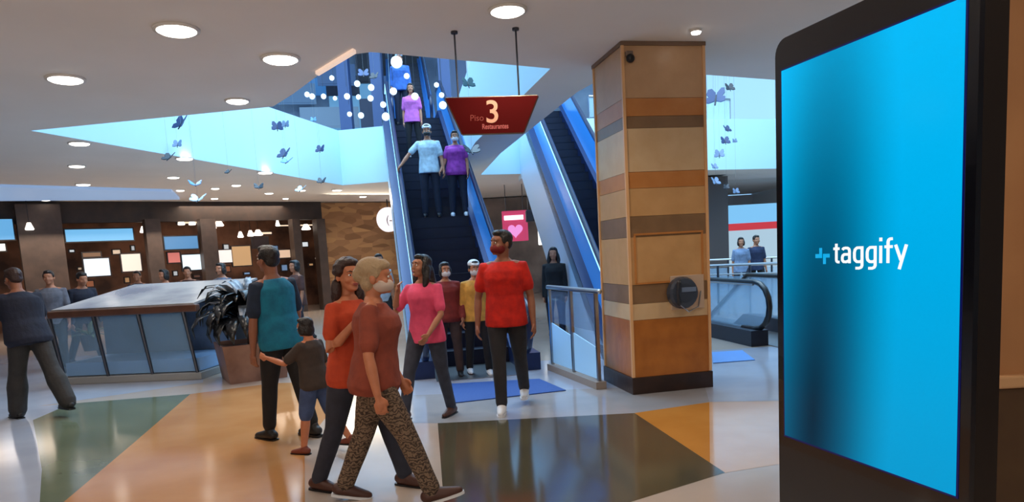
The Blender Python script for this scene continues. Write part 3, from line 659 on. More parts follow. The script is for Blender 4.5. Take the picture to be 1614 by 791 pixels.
lamp('shop_light', 'AREA', (-8, 21.0, 3.3), 90, (1, .8, .62), (0, 0, SA), 3, 1.2)
# stone clad wall beside the escalator
t0, t1 = Vector((-6.1, 22.6, 0)), Vector((-3.6, 24.4, 0)); td = t1 - t0
ms = bpy.data.materials.new('stone_veneer'); ms.use_nodes = True; n = ms.node_tree; bs = n.nodes['Principled BSDF']; bs.inputs['Roughness'].default_value = .8
tc = n.nodes.new('ShaderNodeTexCoord'); mp = n.nodes.new('ShaderNodeMapping'); mp.inputs['Scale'].default_value = (1.5, 1, 4)
vo = n.nodes.new('ShaderNodeTexVoronoi'); vo.inputs['Scale'].default_value = 1.6; n.links.new(tc.outputs['Object'], mp.inputs[0]); n.links.new(mp.outputs[0], vo.inputs['Vector'])
rp = n.nodes.new('ShaderNodeValToRGB'); n.links.new(vo.outputs['Color'], rp.inputs[0]); rp.color_ramp.elements[0].color = (*srgb((120, 84, 52)), 1); rp.color_ramp.elements[1].color = (*srgb((196, 150, 98)), 1)
e = rp.color_ramp.elements.new(.5); e.color = (*srgb((160, 116, 78)), 1); n.links.new(rp.outputs[0], bs.inputs['Base Color'])
q = B(); q.box((td.length / 2, .1, 1.7), (td.length, .2, 3.39)); o = struct(q.get('wall_stone', ms)); o.location = t0; o.rotation_euler = (0, 0, math.atan2(td.y, td.x))
lamp('stone_wash', 'AREA', (-4.2, 21.3, 3.3), 90, (1, .86, .66), (math.radians(-35), 0, math.atan2(td.y, td.x)), 2.4, .5)
p = at(612, 346, 23.2)
o = thing('round_sign', 'round white glowing sign on the stone wall, left of the escalator', 'sign', p, math.atan2(td.y, td.x))
q = B(); q.rot(Matrix()); q.lathe([(.40, -.05), (.40, .05)], seg=32); q.rot(Matrix.Rotation(PI / 2, 4, 'X')); q.get('disc', em('round_sign', (248, 240, 244), 1.1), o)
text('(-', .36, 1, (0, -.06, -.12), (PI / 2, 0, 0), mat('sign_grey', (190, 180, 186), .5), o, 'symbol', ext=.003, align='CENTER')
q = B(); q.tube([(0, 0, .4), (0, 0, CZ - p.z)], .02, 8); q.get('bracket', m_dsteel, o)
# pink heart sign
p = at(812, 356, 20.5)
o = thing('heart_sign', 'pink glowing sign with a heart and a white bar, behind the man in red', 'sign', p)
q = B(); q.box((0, .03, 0), (.74, .05, .88), bevel=.02); q.get('board', mat('sign_rose', (176, 70, 92), .5, em=(215, 60, 110), es=.6), o)
q = B(); q.box((-.03, -.015, .24), (.56, .03, .13), bevel=.01); q.get('white_bar', em('bar_glow', (255, 235, 250), 1.6), o)
hp = []
for k in range(28):
    a = 2 * PI * k / 28; hp.append(Vector((.0135 * 16 * math.sin(a) ** 3, 0, .0135 * (13 * math.cos(a) - 5 * math.cos(2 * a) - 2 * math.cos(3 * a) - math.cos(4 * a)) - .13)))
q = B(); q.prism(hp, (0, -.03, 0), (0, 0, 0)); q.get('heart', em('heart_glow', (238, 150, 220), 1.0), o)
q = B(); q.tube([(-.25, .03, .4), (-.25, .03, CZ - p.z)], .012, 6); q.tube([(.25, .03, .4), (.25, .03, CZ - p.z)], .012, 6); q.get('hanging_rod', m_dsteel, o)
p = at(857, 374, 19)
o = thing('lit_box_sign', 'small white glowing box sign between heart sign and pale escalator', 'sign', p)
q = B(); q.box((0, 0, 0), (.30, .12, .40), bevel=.02); q.get('box', em('box_glow', (255, 255, 250), 1.6), o)
q = B(); q.tube([(0, 0, .2), (0, 0, CZ - p.z)], .012, 6); q.get('hanging_rod', m_dsteel, o)
p = at(845, 340, 18.5); q = B(); q.box((0, 0, 0), (.55, .5, .30), bevel=.03); q.tube([(-.2, 0, 0), (-.2, 0, CZ - p.z)], .012, 6); q.tube([(.2, 0, 0), (.2, 0, CZ - p.z)], .012, 6); o = q.get('ceiling_speaker', m_dsteel); o.location = p; tag(o, 'dark boxy unit hanging under the soffit by the pale escalator', 'fixture')
# shop behind between the escalators
q = B(); q.box((0, 0, 1.7), (7.0, .2, 3.38)); o = struct(q.get('wall_back_shops', mat('back_shop', (158, 140, 128), .7, noise=(.9, (98, 88, 84))))); o.location = (-.4, 25.0, 0)
def onwall(o, px, py, off=0.0):               # hang an object on the far upper wall, at the spot seen at a pixel
    r = ray(px, py); t = (25 + 6 * .2035 - .18 - off) / (r.y - r.x * .2035); o.location = Vector((0, 0, CAMZ)) + r * t; o.rotation_euler = (0, 0, math.radians(11.5)); o.scale = (1.12,) * 3
# upper storey: bright glazed shop, banner, column
q = B(); q.box((0, 0, 0), (3.8, .1, 3.2)); o = q.get('window_2', em('bright_glazing', (172, 226, 255), .95)); onwall(o, 795, 150); struct(o)
q = B(); q.box((0, 0, 0), (3.6, .1, 2.4)); o = q.get('window_3', em('bright_glazing', (172, 226, 255), .95)); onwall(o, 1190, 150); struct(o)
for x, y, w_, h_, c, s in ((530, 118, 1.0, .5, (70, 110, 170), .4), (585, 105, .8, .9, (40, 48, 70), .15), (640, 100, .7, .6, (30, 34, 48), .1), (520, 185, 1.6, .5, (120, 160, 200), .5), (584, 180, .5, .8, (70, 90, 130), .3), (718, 120, .6, 1.6, (90, 120, 170), .35), (462, 148, 1.2, .5, (96, 140, 190), .4), (610, 155, .6, 1.2, (80, 120, 180), .4), (540, 135, .9, .5, (50, 66, 100), .2)):
    q = B(); q.box((0, 0, 0), (w_, .06, h_)); q.box((0, .02, 0), (w_ + .1, .05, h_ + .1)); o = q.get('upper_display', em('updisp%d' % x, c, s)); onwall(o, x, y, .1 + (x % 9) * .13); tag(o, 'blue grey shop panel on the upper storey above the pale wedge', 'shop display', 'upper storey panels')
q = B(); q.box((0, 0, 0), (1.4, .06, 1.7)); o = q.get('upper_banner', em('banner_blue', (110, 175, 225), .6)); onwall(o, 556, 165, .03); tag(o, 'pale blue panel on the upper storey above the wedge', 'banner')
q = B(); q.box((0, 0, 0), (.8, .06, .5)); o = q.get('upper_banner', em('banner_deep', (60, 130, 205), .6)); onwall(o, 498, 137, .03); tag(o, 'small deep blue panel on the upper storey at the ceiling edge', 'banner')
for i, x in enumerate((548, 600, 706)):
    p = at(x, 200, 22); q = B(); q.box((0, 0, 0), (.35, .35, 6)); o = q.get('pillar_upper', m_upc); o.location = (p.x, p.y, 7.5); struct(o)

# ------------------------------------------------------------------ distance right of the pillar
p = at(1125, 385, 21.2)
q = B(); q.box((0, 0, 1.7), (.85, .8, 3.36)); o = struct(q.get('pillar_far', mat('far_column', (84, 74, 72), .6))); o.location = (p.x, p.y + .3, 0)
p = at(1210, 350, 23.5)
o = thing('shop_sign_board', 'wide pale blue shop board with a red stripe, far right of the pillar', 'sign', (p.x, p.y, 0))
z0, z1, z2, z3 = [at(1185, y, 23.5).z for y in (372, 362, 351, 322)]
q = B(); q.box((0, 0, (z2 + z3) / 2), (3.4, .1, z3 - z2)); q.get('blue_board', em('board_blue', (130, 200, 248), .9), o)
q = B(); q.box((0, -.02, (z1 + z2) / 2), (3.4, .14, z2 - z1)); q.get('red_stripe', em('stripe_red', (212, 60, 70), .8), o)
q = B(); q.box((0, 0, (z1 + .3) / 2), (3.4, .1, z1 - .3)); q.get('lower_front', em('front_white', (196, 226, 244), .7), o)
for s_ in (-1.5, 1.5):
    q = B(); q.box((s_, .1, z1 / 2), (.1, .1, z1)); q.get('post', m_dsteel, o)
# upper rail on the pale fascia at the right
f0, f1 = Vector((2.3, 18.5, UZ)), Vector((6.4, 19.95, UZ)); fd = f1 - f0
o = thing('upper_railing', 'thin steel railing on top of the pale fascia, right of the pillar', 'railing', f0, math.atan2(fd.y, fd.x))
q = B(); q.tube([(0, 0, .55), (fd.length, 0, .55)], .03, 8); q.get('top_rail', m_steel, o)
for i in range(6): q = B(); q.tube([(i * fd.length / 5, 0, 0), (i * fd.length / 5, 0, .55)], .018, 6); q.get('post', m_steel, o)
q = B(); q.box((fd.length / 2, 0, .27), (fd.length, .012, .48)); q.get('glass_panel', glass('rail_glass_clear', (200, 235, 250), .3), o)
# railings on the floor far right
def railing(label, xa, ya, xb, yb, h, nposts, group=None):
    a, c = onz(xa, ya), onz(xb, yb); d = c - a
    o = thing('glass_railing', label, 'railing', a, math.atan2(d.y, d.x), group)
    q = B(); q.tube([(0, 0, h), (d.length, 0, h)], .028, 8); q.get('top_rail', m_steel, o)
    q = B(); q.tube([(0, 0, h * .82), (d.length, 0, h * .82)], .014, 8); q.get('mid_rail', m_steel, o)
    for i in range(nposts): q = B(); q.box((d.length * i / (nposts - 1), 0, h / 2), (.04, .04, h)); q.get('post', m_dsteel, o)
    q = B(); q.box((d.length / 2, 0, h * .42), (d.length, .012, h * .72)); q.get('glass_panel', glass('far_rail_glass', (170, 200, 225), .35), o)
    return o
railing('long glass railing behind the short escalator end, right of the pillar', 1085, 497, 1290, 496, 1.0, 5)
railing('glass railing farthest back, under the red striped shop board', 1085, 470, 1290, 468, 1.0, 7)
# ------------------------------------------------------------------ people
V = Vector
def fabric(name, c, c2=None, rough=.85): return mat(name, c, rough, noise=(14, c2 or tuple(int(v * .86) for v in c)), bump=(16, .35))
def skinm(name, c): return mat(name, c, .55, noise=(20, tuple(int(v * .95) for v in c)))
SK1, SK2, SK3 = skinm('skin_tan', (176, 118, 88)), skinm('skin_brown', (146, 94, 70)), skinm('skin_warm', (196, 124, 88))
m_hair = mat('hair_black', (20, 14, 14), .45, bump=(40, .6)); m_hairb = mat('hair_brown', (48, 28, 24), .5, bump=(40, .6)); m_hairg = mat('hair_greyblond', (172, 146, 112), .6, bump=(40, .6))
m_eye = mat('eye_white', (230, 226, 220), .3); m_iris = mat('eye_dark', (22, 14, 12), .25); m_lip = mat('lip', (150, 70, 66), .5)

def remesh(o, vox, sm=4, disp=None):
    m = o.modifiers.new('skin', 'REMESH'); m.mode = 'VOXEL'; m.voxel_size = vox; m.use_smooth_shade = True
    s = o.modifiers.new('soft', 'SMOOTH'); s.iterations = sm; s.factor = .6
    return o

def person(label, px, py, H_=1.7, face=0., lean=0., side=0., legs=((20, 3, 5), (-15, 3, 20)), arms=None, head=(0, 0), male=True, girth=1.0,
           skin=SK1, top=None, sleeve=.5, topm=None, pants=None, pants_to=1.0, pflare=1.0, shoe=None, hair=('short', None), mask=None, det=True, z=0., loc=None,
           sleevem=None, name='person', group=None, cap=None, top_long=0., toes=None, foot_at=True, sole=None, twist=0., toe_up=(0, 0)):
    """face: heading in degrees (0 = away from the photographer, 90 = to the left, 180 = towards the photographer, 270 = right)"""
    s = H_ / 1.70
    L_TH, L_SH, ANK = .42 * s, .41 * s, .075 * s
    hipx = (.088 if male else .092) * s; shx = (.172 if male else .155) * s
    J = {}
    low = 1e9
    for i, sd in enumerate((-1, 1)):
        sw, ab, kn = [math.radians(a) for a in legs[i]]
        h = V((sd * hipx, 0, 0)); d1 = V((sd * math.sin(ab), math.sin(sw) * math.cos(ab), -math.cos(sw) * math.cos(ab)))
        a2 = sw - kn; d2 = V((sd * math.sin(ab) * .8, math.sin(a2) * math.cos(ab), -math.cos(a2) * math.cos(ab)))
        k = h + d1 * L_TH; a = k + d2 * L_SH
        tu = math.radians(toe_up[i]); heel = a + V((0, -.05 * s * math.cos(tu) - .07 * s * math.sin(-tu), 0)) 
        J[i] = (h, k, a); fz = a.z - ANK - max(0, -math.sin(tu)) * .14 * s - max(0, math.sin(tu)) * .05 * s
        low = min(low, fz)
    zo = -low
    for i in J: J[i] = tuple(p + V((0, 0, zo)) for p in J[i])
    pel = V((0, 0, zo))
    RL = Matrix.Rotation(math.radians(-lean), 3, 'X') @ Matrix.Rotation(math.radians(side), 3, 'Y')
    RT = RL @ Matrix.Rotation(math.radians(twist), 3, 'Z')
    def T(x, y, z, top_=True): return pel + (RT if z > .2 else RL) @ V((x, y, z)) * 1.0
    sh = {i: T(sd * shx, -.01 * s, .425 * s) for i, sd in enumerate((-1, 1))}
    neck = T(0, -.012 * s, .50 * s)
    RH = RT @ Matrix.Rotation(math.radians(head[0]), 3, 'Z') @ Matrix.Rotation(math.radians(-head[1]), 3, 'X')
    hc = neck + RT @ V((0, .012 * s, .052 * s)) + RH @ V((0, .012, .085)) * s
    if arms is None: arms = ((V((-.12, .1, -1)), V((-.05, .25, -1))), (V((.12, -.1, -1)), V((.05, .1, -1))))
    A = {}
    for i in (0, 1):
        u_, f_ = [RL @ V(x) if False else V(x) for x in arms[i]]
        e_ = sh[i] + u_.normalized() * .285 * s; w_ = e_ + f_.normalized() * .245 * s; A[i] = (sh[i], e_, w_, f_.normalized())
    g = girth; gw = 1.0 if male else .93
    # --- torso sections (z above the hip joint, half width, half depth, y offset)
    tor = [(-.10, .130, .095, 0), (-.03, .160, .108, -.005), (.03, .165 if male else .168, .112, -.008), (.10, .152 if male else .147, .102, 0), (.17, .148 if male else .130, .098, .005), (.25, .156 if male else .135, .102, .008),
           (.33, .165 if male else .145, .112 if male else .118, .010), (.395, .162 if male else .142, .104, .004), (.435, .138 if male else .122, .086, -.004), (.475, .088, .062, -.010), (.505, .060, .056, -.012)]
    def torso(b, lo, hi, grow, seg=20, gg=g):
        rs = []
        zz = [t for t in tor if lo - 1e-6 <= t[0] <= hi + 1e-6]
        for z_, rx, ry, yo in zz:
            k = gg if -.1 < z_ < .42 else 1
            rs.append([T((rx * k + grow) * math.cos(2 * PI * j / seg) * s, (yo + (ry * (k if math.sin(2*PI*j/seg) > 0 or k == 1 else 1 + (k - 1) * .6) + grow) * math.sin(2 * PI * j / seg)) * s, z_ * s) for j in range(seg)])
        return b.rings(rs)
    rgt = thing(name, label, 'person', (0, 0, 0), 0, group)
    vox = .0065 if det else .011
    b = B(); torso(b, -.1, .51, 0)
    for sd, i in ((-1, 0), (1, 1)):
        h, k, a = J[i]
        ln = (k - h); b.limb([h + V((0, 0, .03)), h + ln * .25, h + ln * .6, k, k + (a - k) * .3, k + (a - k) * .65, a], [r * s * (1 + (g - 1) * .5) for r in (.085, .082, .068, .052, .054, .042, .034)], 14)
        tu = math.radians(toe_up[i]); fd = V((0, math.cos(tu), math.sin(tu))); fu = V((0, -math.sin(tu), math.cos(tu)))
        b.limb([a - fd * .035 * s - fu * .035 * s, a + fd * .05 * s - fu * .04 * s, a + fd * .15 * s - fu * .052 * s], [.036 * s, .036 * s, .024 * s], 10, sx=1.1)
        S_, e_, w_, fd_ = A[i]
        inn = T(sd * shx * .55, -.005, .435 * s)
        b.limb([inn, S_, S_ + (e_ - S_) * .5, e_, e_ + (w_ - e_) * .35, w_], [r * s * (gw + (g - 1) * .4) for r in (.050, .052, .042, .034, .036, .024)], 12)
        # hand: palm, four fingers of different lengths, thumb from the side of the palm
        pn = V((-sd, 0, 0)); pn = (pn - fd_ * pn.dot(fd_)); pn = pn.normalized() if pn.length > .2 else V((0, 1, 0))
        sw_ = fd_.cross(pn).normalized()
        if sw_.y < 0: sw_ = -sw_
        hs = s * (1.0 if male else .92)
        b.limb([w_, w_ + fd_ * .045 * hs, w_ + fd_ * .085 * hs], [.024 * hs, .022 * hs, .020 * hs], 12, sx=1.0)
        b.limb([w_ + fd_ * .06 * hs - sw_ * .024 * hs, w_ + fd_ * .06 * hs + sw_ * .024 * hs], [.017 * hs, .017 * hs], 10)
        for j, (o_, fl_) in enumerate(((.033, .066), (.011, .076), (-.011, .071), (-.032, .056))):
            c0 = w_ + fd_ * .082 * hs + sw_ * o_ * hs; c1 = c0 + (fd_ * .9 + pn * .25 + sw_ * o_ * 2.5).normalized() * fl_ * .5 * hs; c2 = c1 + (fd_ * .6 + pn * .75).normalized() * fl_ * .5 * hs
            b.limb([c0 - fd_ * .015 * hs, c1, c2], [.0098 * hs, .0090 * hs, .0078 * hs], 8)
        c0 = w_ + fd_ * .03 * hs + sw_ * .028 * hs; c1 = c0 + (fd_ * .7 + sw_ * .6 + pn * .3).normalized() * .036 * hs; b.limb([c0, c1, c1 + (fd_ * .9 + pn * .4).normalized() * .028 * hs], [.013 * hs, .011 * hs, .0095 * hs], 8)
    b.limb([T(0, -.012 * s, .44 * s), neck, hc + RH @ V((0, -.02, -.05)) * s], [.058 * s * (1.0 if male else .88), .054 * s * (1.0 if male else .86), .056 * s * (1 if male else .88)], 14)
    def hp(x, y, z_): return hc + RH @ V((x, y, z_)) * s
    hb = lambda c, r, R=None: b.ell(hp(*c), tuple(v * s for v in r), RH @ R if R else RH, 18)
    hb((0, -.012, .030), (.074, .092, .082)); hb((0, .018, -.022), (.062, .074, .078)); hb((0, .045, -.078), (.040, .040, .030)); hb((0, .06, .035), (.052, .03, .03))
    hb((0, .090, -.012), (.011, .016, .026)); hb((0, .100, -.028), (.015, .013, .010)); hb((0, .083, -.058), (.024, .014, .011)); hb((0, .078, -.092), (.018, .016, .014))
    for sd in (-1, 1):
        hb((sd * .076, -.012, -.012), (.009, .020, .031)); hb((sd * .030, .080, .020), (.020, .012, .008)); hb((sd * .040, .062, -.030), (.022, .022, .020))
    body = remesh(b.get('body', skin, rgt), vox, 3)
    if det:
        for sd in (-1, 1):
            q = B(); q.ell(hp(sd * .030, .084, .002), (.0125 * s, .008 * s, .007 * s), RH, 12); ey = q.get('eye', m_eye, rgt, True)
            q = B(); q.ell(hp(sd * .030, .0905, .002), (.0058 * s, .003 * s, .0058 * s), RH, 10); q.get('iris', m_iris, ey, True)
            q = B(); q.limb([hp(sd * .014, .092, .024), hp(sd * .03, .094, .029), hp(sd * .048, .080, .024)], [.003 * s, .004 * s, .002 * s], 6); q.get('eyebrow', hair[1] or m_hair, rgt, True)
        if not mask:
            q = B(); q.ell(hp(0, .094, -.056), (.022 * s, .006 * s, .004 * s), RH, 12); q.ell(hp(0, .094, -.064), (.019 * s, .006 * s, .005 * s), RH, 12); q.get('mouth', m_lip, rgt, True)
    if mask:
        q = B(); q.ell(hp(0, .036, -.050), (.070 * s, .076 * s, .052 * s), RH, 16); q.ell(hp(0, .078, -.052), (.036 * s, .036 * s, .040 * s), RH, 14)
        for sd in (-1, 1): q.limb([hp(sd * .062, .05, -.035), hp(sd * .078, -.005, -.005)], [.004 * s, .004 * s], 6)
        remesh(q.get('face_mask', mask, rgt), .006, 3)
    hm = hair[1] or m_hair; st = hair[0]
    q = B(); he = lambda c, r: q.ell(hp(*c), tuple(v * s for v in r), RH, 16)
    if st != 'none':
        he((0, -.022, .046), (.080, .093, .078)); he((0, .040, .088), (.058, .045, .030)); he((0, -.055, .0), (.070, .052, .060))
        for sd in (-1, 1): he((sd * .068, -.005, .028), (.014, .040, .040))
        if st == 'long':
            he((0, -.05, -.05), (.085, .060, .10)); 
            for sd in (-1, 1):
                he((sd * .072, .005, -.03), (.022, .040, .085)); q.limb([hp(sd * .07, -.02, -.02), hp(sd * .085, -.01, -.12), hp(sd * .08, -.0, -.22)], [.035 * s, .04 * s, .02 * s], 10)
            q.limb([hp(0, -.06, -.02), hp(0, -.095, -.14), hp(0, -.10, -.28)], [.06 * s, .068 * s, .03 * s], 12, sx=1.3)
        if st == 'bun': he((0, -.10, .02), (.058, .052, .055)); he((0, -.05, -.035), (.074, .055, .06)); he((0, -.03, .055), (.090, .100, .080)); he((0, .05, .075), (.07, .045, .035))
        if st == 'wavy':
            for k in range(14):
                a = PI * (.02 + .96 * k / 13); he((math.cos(a) * .085, -.02 - math.sin(a) * .075, -.09 - .045 * (k % 3)), (.036, .036, .075))
            for k in range(8):
                a = PI * k / 7; he((math.cos(a) * .075, -.005, .03 + math.sin(a) * .075), (.030, .06, .030))
        if st == 'tail':
            q.limb([hp(0, -.09, .05), hp(0, -.15, .01), hp(0, -.16, -.12), hp(0, -.13, -.24)], [.026 * s, .04 * s, .04 * s, .014 * s], 10)
        if st == 'bob':
            he((0, -.04, -.04), (.085, .07, .085))
            for sd in (-1, 1): he((sd * .07, .01, -.03), (.024, .045, .07))
        remesh(q.get('hair', hm, rgt), .0075 if det else .011, 3)
    if cap:
        q = B(); q.ell(hp(0, -.015, .075), (.086 * s, .100 * s, .062 * s), RH, 18); q.limb([hp(-.05, .07, .06), hp(0, .13, .055), hp(.05, .07, .06)], [.012 * s] * 3, 8); remesh(q.get('cap', cap, rgt), .007, 3)
    # --- top
    if topm:
        q = B()
        tor0 = list(tor); w0 = .168 if male else .170
        tor[:4] = [(-.11, w0 + .008, .136, -.004), (-.05, w0 + .004, .130, -.004), (.03, w0 - .004, .116, -.002), (.10, w0 - (.010 if male else .020), .110, 0)]
        torso(q, -.12, .48, .020, 24); tor[:] = tor0
        if top_long > .05: pass
        sm_ = sleevem or topm
        ql = B() if sleevem else q
        for sd, i in ((-1, 0), (1, 1)):
            S_, e_, w_, fd_ = A[i]; inn = T(sd * shx * .5, -.005, .425 * s); k = 1 + (g - 1) * .5
            if sleeve <= .05: continue
            if sleeve <= .6:
                en = S_ + (e_ - S_) * sleeve * 1.5; q2 = [inn, S_, S_ + (en - S_) * .6, en]; rr = [.052, .058, .058, .060]
            else:
                en = e_ + (w_ - e_) * (sleeve - .6) / .4; q2 = [inn, S_, S_ + (e_ - S_) * .5, e_, en]; rr = [.060, .063, .055, .048, .040]
            (ql if sleevem else q).limb(q2, [r * s * k * gw for r in rr], 14, False)
        remesh(q.get('top', topm, rgt), .010, 4)
        if sleevem: remesh(ql.get('sleeves', sleevem, rgt), .010, 4)
    # --- trousers
    if pants:
        q = B(); torso(q, -.10, .04, .006, 20)
        for i in (0, 1):
            h, k, a = J[i]; k_ = 1 + (g - 1) * .5
            if pants_to > .55:
                tt = (pants_to - .5) * 2; e1 = k + (a - k) * min(1, tt) * .97
                pts = [h + V((0, 0, .03)), h + (k - h) * .3, h + (k - h) * .7, k, k + (e1 - k) * .35, k + (e1 - k) * .7, e1]; rr = (.090, .092, .078, .064 * (1 + (pflare - 1) * .4), .062 * pflare, .056 * pflare, .054 * pflare)
            else:
                e1 = h + (k - h) * pants_to * 2; pts = [h + V((0, 0, .03)), h + (e1 - h) * .4, h + (e1 - h) * .8, e1]; rr = (.092, .098, .088, .080)
            q.limb(pts, [r * s * k_ for r in rr], 14)
        remesh(q.get('shorts' if pants_to < .6 else 'trousers', pants, rgt), .010, 4)
    if shoe:
        for i in (0, 1):
            a = J[i][2]; tu = math.radians(toe_up[i]); fd = V((0, math.cos(tu), math.sin(tu))); fu = V((0, -math.sin(tu), math.cos(tu)))
            F = lambda y, z_: a + fd * y * s + fu * z_ * s
            q = B(); q.limb([F(-.045, -.028), F(.03, -.030), F(.09, -.044), F(.165, -.052)], [.044 * s, .045 * s, .040 * s, .028 * s], 14, sx=1.0); q.limb([F(-.01, .01), F(-.005, -.03)], [.042 * s, .042 * s], 12)
            so = remesh(q.get('shoe', shoe, rgt), .0075, 3)
            q = B(); out = [(-.085, .5), (-.075, .85), (-.03, 1), (.05, 1.02), (.12, 1.0), (.17, .8), (.195, .4)]
            pts = [F(y, -.080) + V((x * .040 * s, 0, 0)) for y, x in out] + [F(y, -.080) + V((-x * .040 * s, 0, 0)) for y, x in out[::-1]]
            q.prism(pts, (0, 0, 0), fu * .018 * s); q.get('sole', sole or m_black, so)
    # stand it on its spot
    if loc is None:
        p = onz(px, py, z)
    else: p = V(loc)
    rgt.rotation_euler = (0, 0, math.radians(face)); rgt.location = (p.x, p.y, z if loc is None else loc[2])
    return rgt

teal, navy = fabric('teal_cloth', (8, 116, 146), (6, 98, 128)), fabric('navy_cloth', (18, 24, 46))
jean = fabric('dark_jean', (46, 48, 62)); jeanb = fabric('blue_jean', (66, 86, 128)); blackc = fabric('black_cloth', (24, 22, 24))
# patterned leggings: brown and cream zigzag
ml = bpy.data.materials.new('zigzag_cloth'); ml.use_nodes = True; n = ml.node_tree; bs = n.nodes['Principled BSDF']; bs.inputs['Roughness'].default_value = .85
tc = n.nodes.new('ShaderNodeTexCoord'); wv = n.nodes.new('ShaderNodeTexWave'); wv.wave_type = 'BANDS'; wv.bands_direction = 'Z'; wv.inputs['Scale'].default_value = 12; wv.inputs['Distortion'].default_value = 9; wv.inputs['Detail'].default_value = 1; wv.inputs['Detail Scale'].default_value = 3
n.links.new(tc.outputs['Object'], wv.inputs['Vector']); rp = n.nodes.new('ShaderNodeValToRGB'); rp.color_ramp.elements[0].color = (*srgb((52, 38, 30)), 1); rp.color_ramp.elements[1].color = (*srgb((126, 104, 84)), 1)
n.links.new(wv.outputs[0], rp.inputs[0]); n.links.new(rp.outputs[0], bs.inputs['Base Color'])
m_shb, m_shw, m_shbr = mat('shoe_black', (26, 22, 22), .5), mat('shoe_white', (220, 222, 226), .5), mat('shoe_brown', (74, 42, 32), .5)

person('man in navy shirt and wide grey trousers walking left at the picture edge', 62, 656, 1.70, face=58, lean=14, side=0, legs=((12, 4, 4), (-24, 3, 8)),
       arms=((V((-.3, .3, -1)), V((0, 1, -.1))), (V((.2, .2, -1)), V((0, .6, -.7)))), head=(5, -6), girth=1.25, skin=SK2, sleeve=.45, topm=navy, pants=fabric('grey_trousers', (50, 48, 48)), pflare=1.45, shoe=m_shb, hair=('short', m_hairb))
person('man with black hair in teal and navy T-shirt, seen from behind beside the planter', 458, 690, 1.72, face=56, lean=3, side=-3, girth=1.1, legs=((10, 2, 3), (-8, 2, 8)),
       arms=((V((-.12, .10, -1)), V((.0, .15, -1))), (V((.22, .05, -1)), V((.1, .35, -.9)))), head=(0, -10), skin=SK2, sleeve=.48, topm=teal, sleevem=fabric('navy_sleeve', (26, 42, 66)), pants=blackc, pants_to=.95, shoe=m_shb, hair=('short', m_hair))
person('child in dark grey top and blue shorts between the man in teal and the women', 506, 712, 1.12, face=70, lean=5, legs=((12, 3, 4), (-16, 3, 18)),
       arms=((V((-.2, .6, -.6)), V((0, 1, .3))), (V((.2, -.1, -1)), V((0, .2, -1)))), skin=SK3, sleeve=.5, topm=fabric('charcoal_cloth', (66, 54, 48)), pants=jeanb, pants_to=.5, shoe=mat('sandal_brown', (120, 56, 38), .6), hair=('bob', m_hair), girth=1.15)
person('woman with long dark hair in orange top, arm over the grey haired woman', 572, 768, 1.60, face=242, lean=2, legs=((22, 4, 6), (-14, 4, 10)),
       arms=((V((-.2, -.1, -1)), V((-.1, .4, -.9))), (V((.25, .05, -.9)), V((-.15, .72, .70)))), head=(-22, -4), male=False, girth=1.12, skin=SK3, sleeve=.4, topm=fabric('orange_cloth', (196, 70, 34), (178, 60, 30)), pants=jean, shoe=m_shbr, hair=('wavy', m_hairb))
person('grey haired woman in rust brown top and patterned leggings with a white face mask', 606, 794, 1.57, face=272, lean=5, legs=((-16, 4, 8), (27, 4, 6)), toe_up=(-10, 14),
       arms=((V((-.2, .0, -1)), V((.25, .45, -.75))), (V((.36, -.04, -1)), V((.06, .16, -1)))), head=(0, -4), male=False, girth=1.26, skin=SK3, sleeve=.5, topm=fabric('rust_cloth', (148, 68, 48), (130, 58, 42)), pants=ml, shoe=m_shbr, sole=m_shw, hair=('bun', m_hairg), mask=mat('mask_pale', (206, 186, 172), .8))
person('woman in pink top with long dark hair, hand raised to her face', 682, 658, 1.58, face=158, lean=2, legs=((-8, 3, 8), (24, 5, 10)), twist=0,
       arms=((V((-.25, .35, -.9)), V((.2, .6, -.6))), (V((.35, .45, -.75)), V((-.45, .4, .95)))), head=(-25, -12), male=False, girth=1.0, skin=SK1, sleeve=.5, topm=fabric('pink_cloth', (236, 84, 124), (220, 74, 112)), pants=fabric('slate_jean', (58, 62, 78)), shoe=m_shbr, hair=('long', m_hair))
person('man in bright red T-shirt with dark red face mask walking towards us', 806, 645, 1.76, face=176, lean=2, legs=((-12, 2, 20), (11, -1, 4)), girth=1.02,
       arms=((V((-.22, -.05, -1)), V((-.06, .2, -1))), (V((.28, -.1, -1)), V((.05, .25, -1)))), head=(-52, -4), skin=SK2, sleeve=.42, topm=fabric('red_cloth', (206, 30, 10), (176, 20, 8)), pants=fabric('charcoal_jean', (44, 42, 46)), shoe=m_shw, sole=m_shw, hair=('short', m_hair), mask=mat('mask_darkred', (112, 22, 20), .8))
person('woman in dark red jacket and face mask standing at the escalator foot', 712, 592, 1.46, face=186, legs=((4, 3, 4), (-4, 3, 8)), male=False, girth=1.2, skin=SK1, sleeve=1.0, topm=fabric('maroon_cloth', (122, 34, 30)), pants=fabric('brown_trousers', (66, 48, 44)), shoe=m_shb, hair=('bob', m_hair), mask=mat('mask_white', (200, 196, 200), .8), head=(15, 0),
       arms=((V((-.3, .1, -1)), V((.1, .6, -.8))), (V((.3, .1, -1)), V((-.1, .6, -.8)))))
person('woman in yellow top half hidden behind the man in red', 757, 590, 1.46, face=190, legs=((8, 3, 8), (-6, 3, 8)), male=False, skin=SK1, sleeve=.8, topm=fabric('yellow_cloth', (206, 150, 62)), pants=blackc, shoe=m_shw, hair=('short', m_hair), mask=mat('mask_white', (200, 196, 200), .8), cap=mat('cap_white', (214, 220, 226), .7), head=(10, 0))
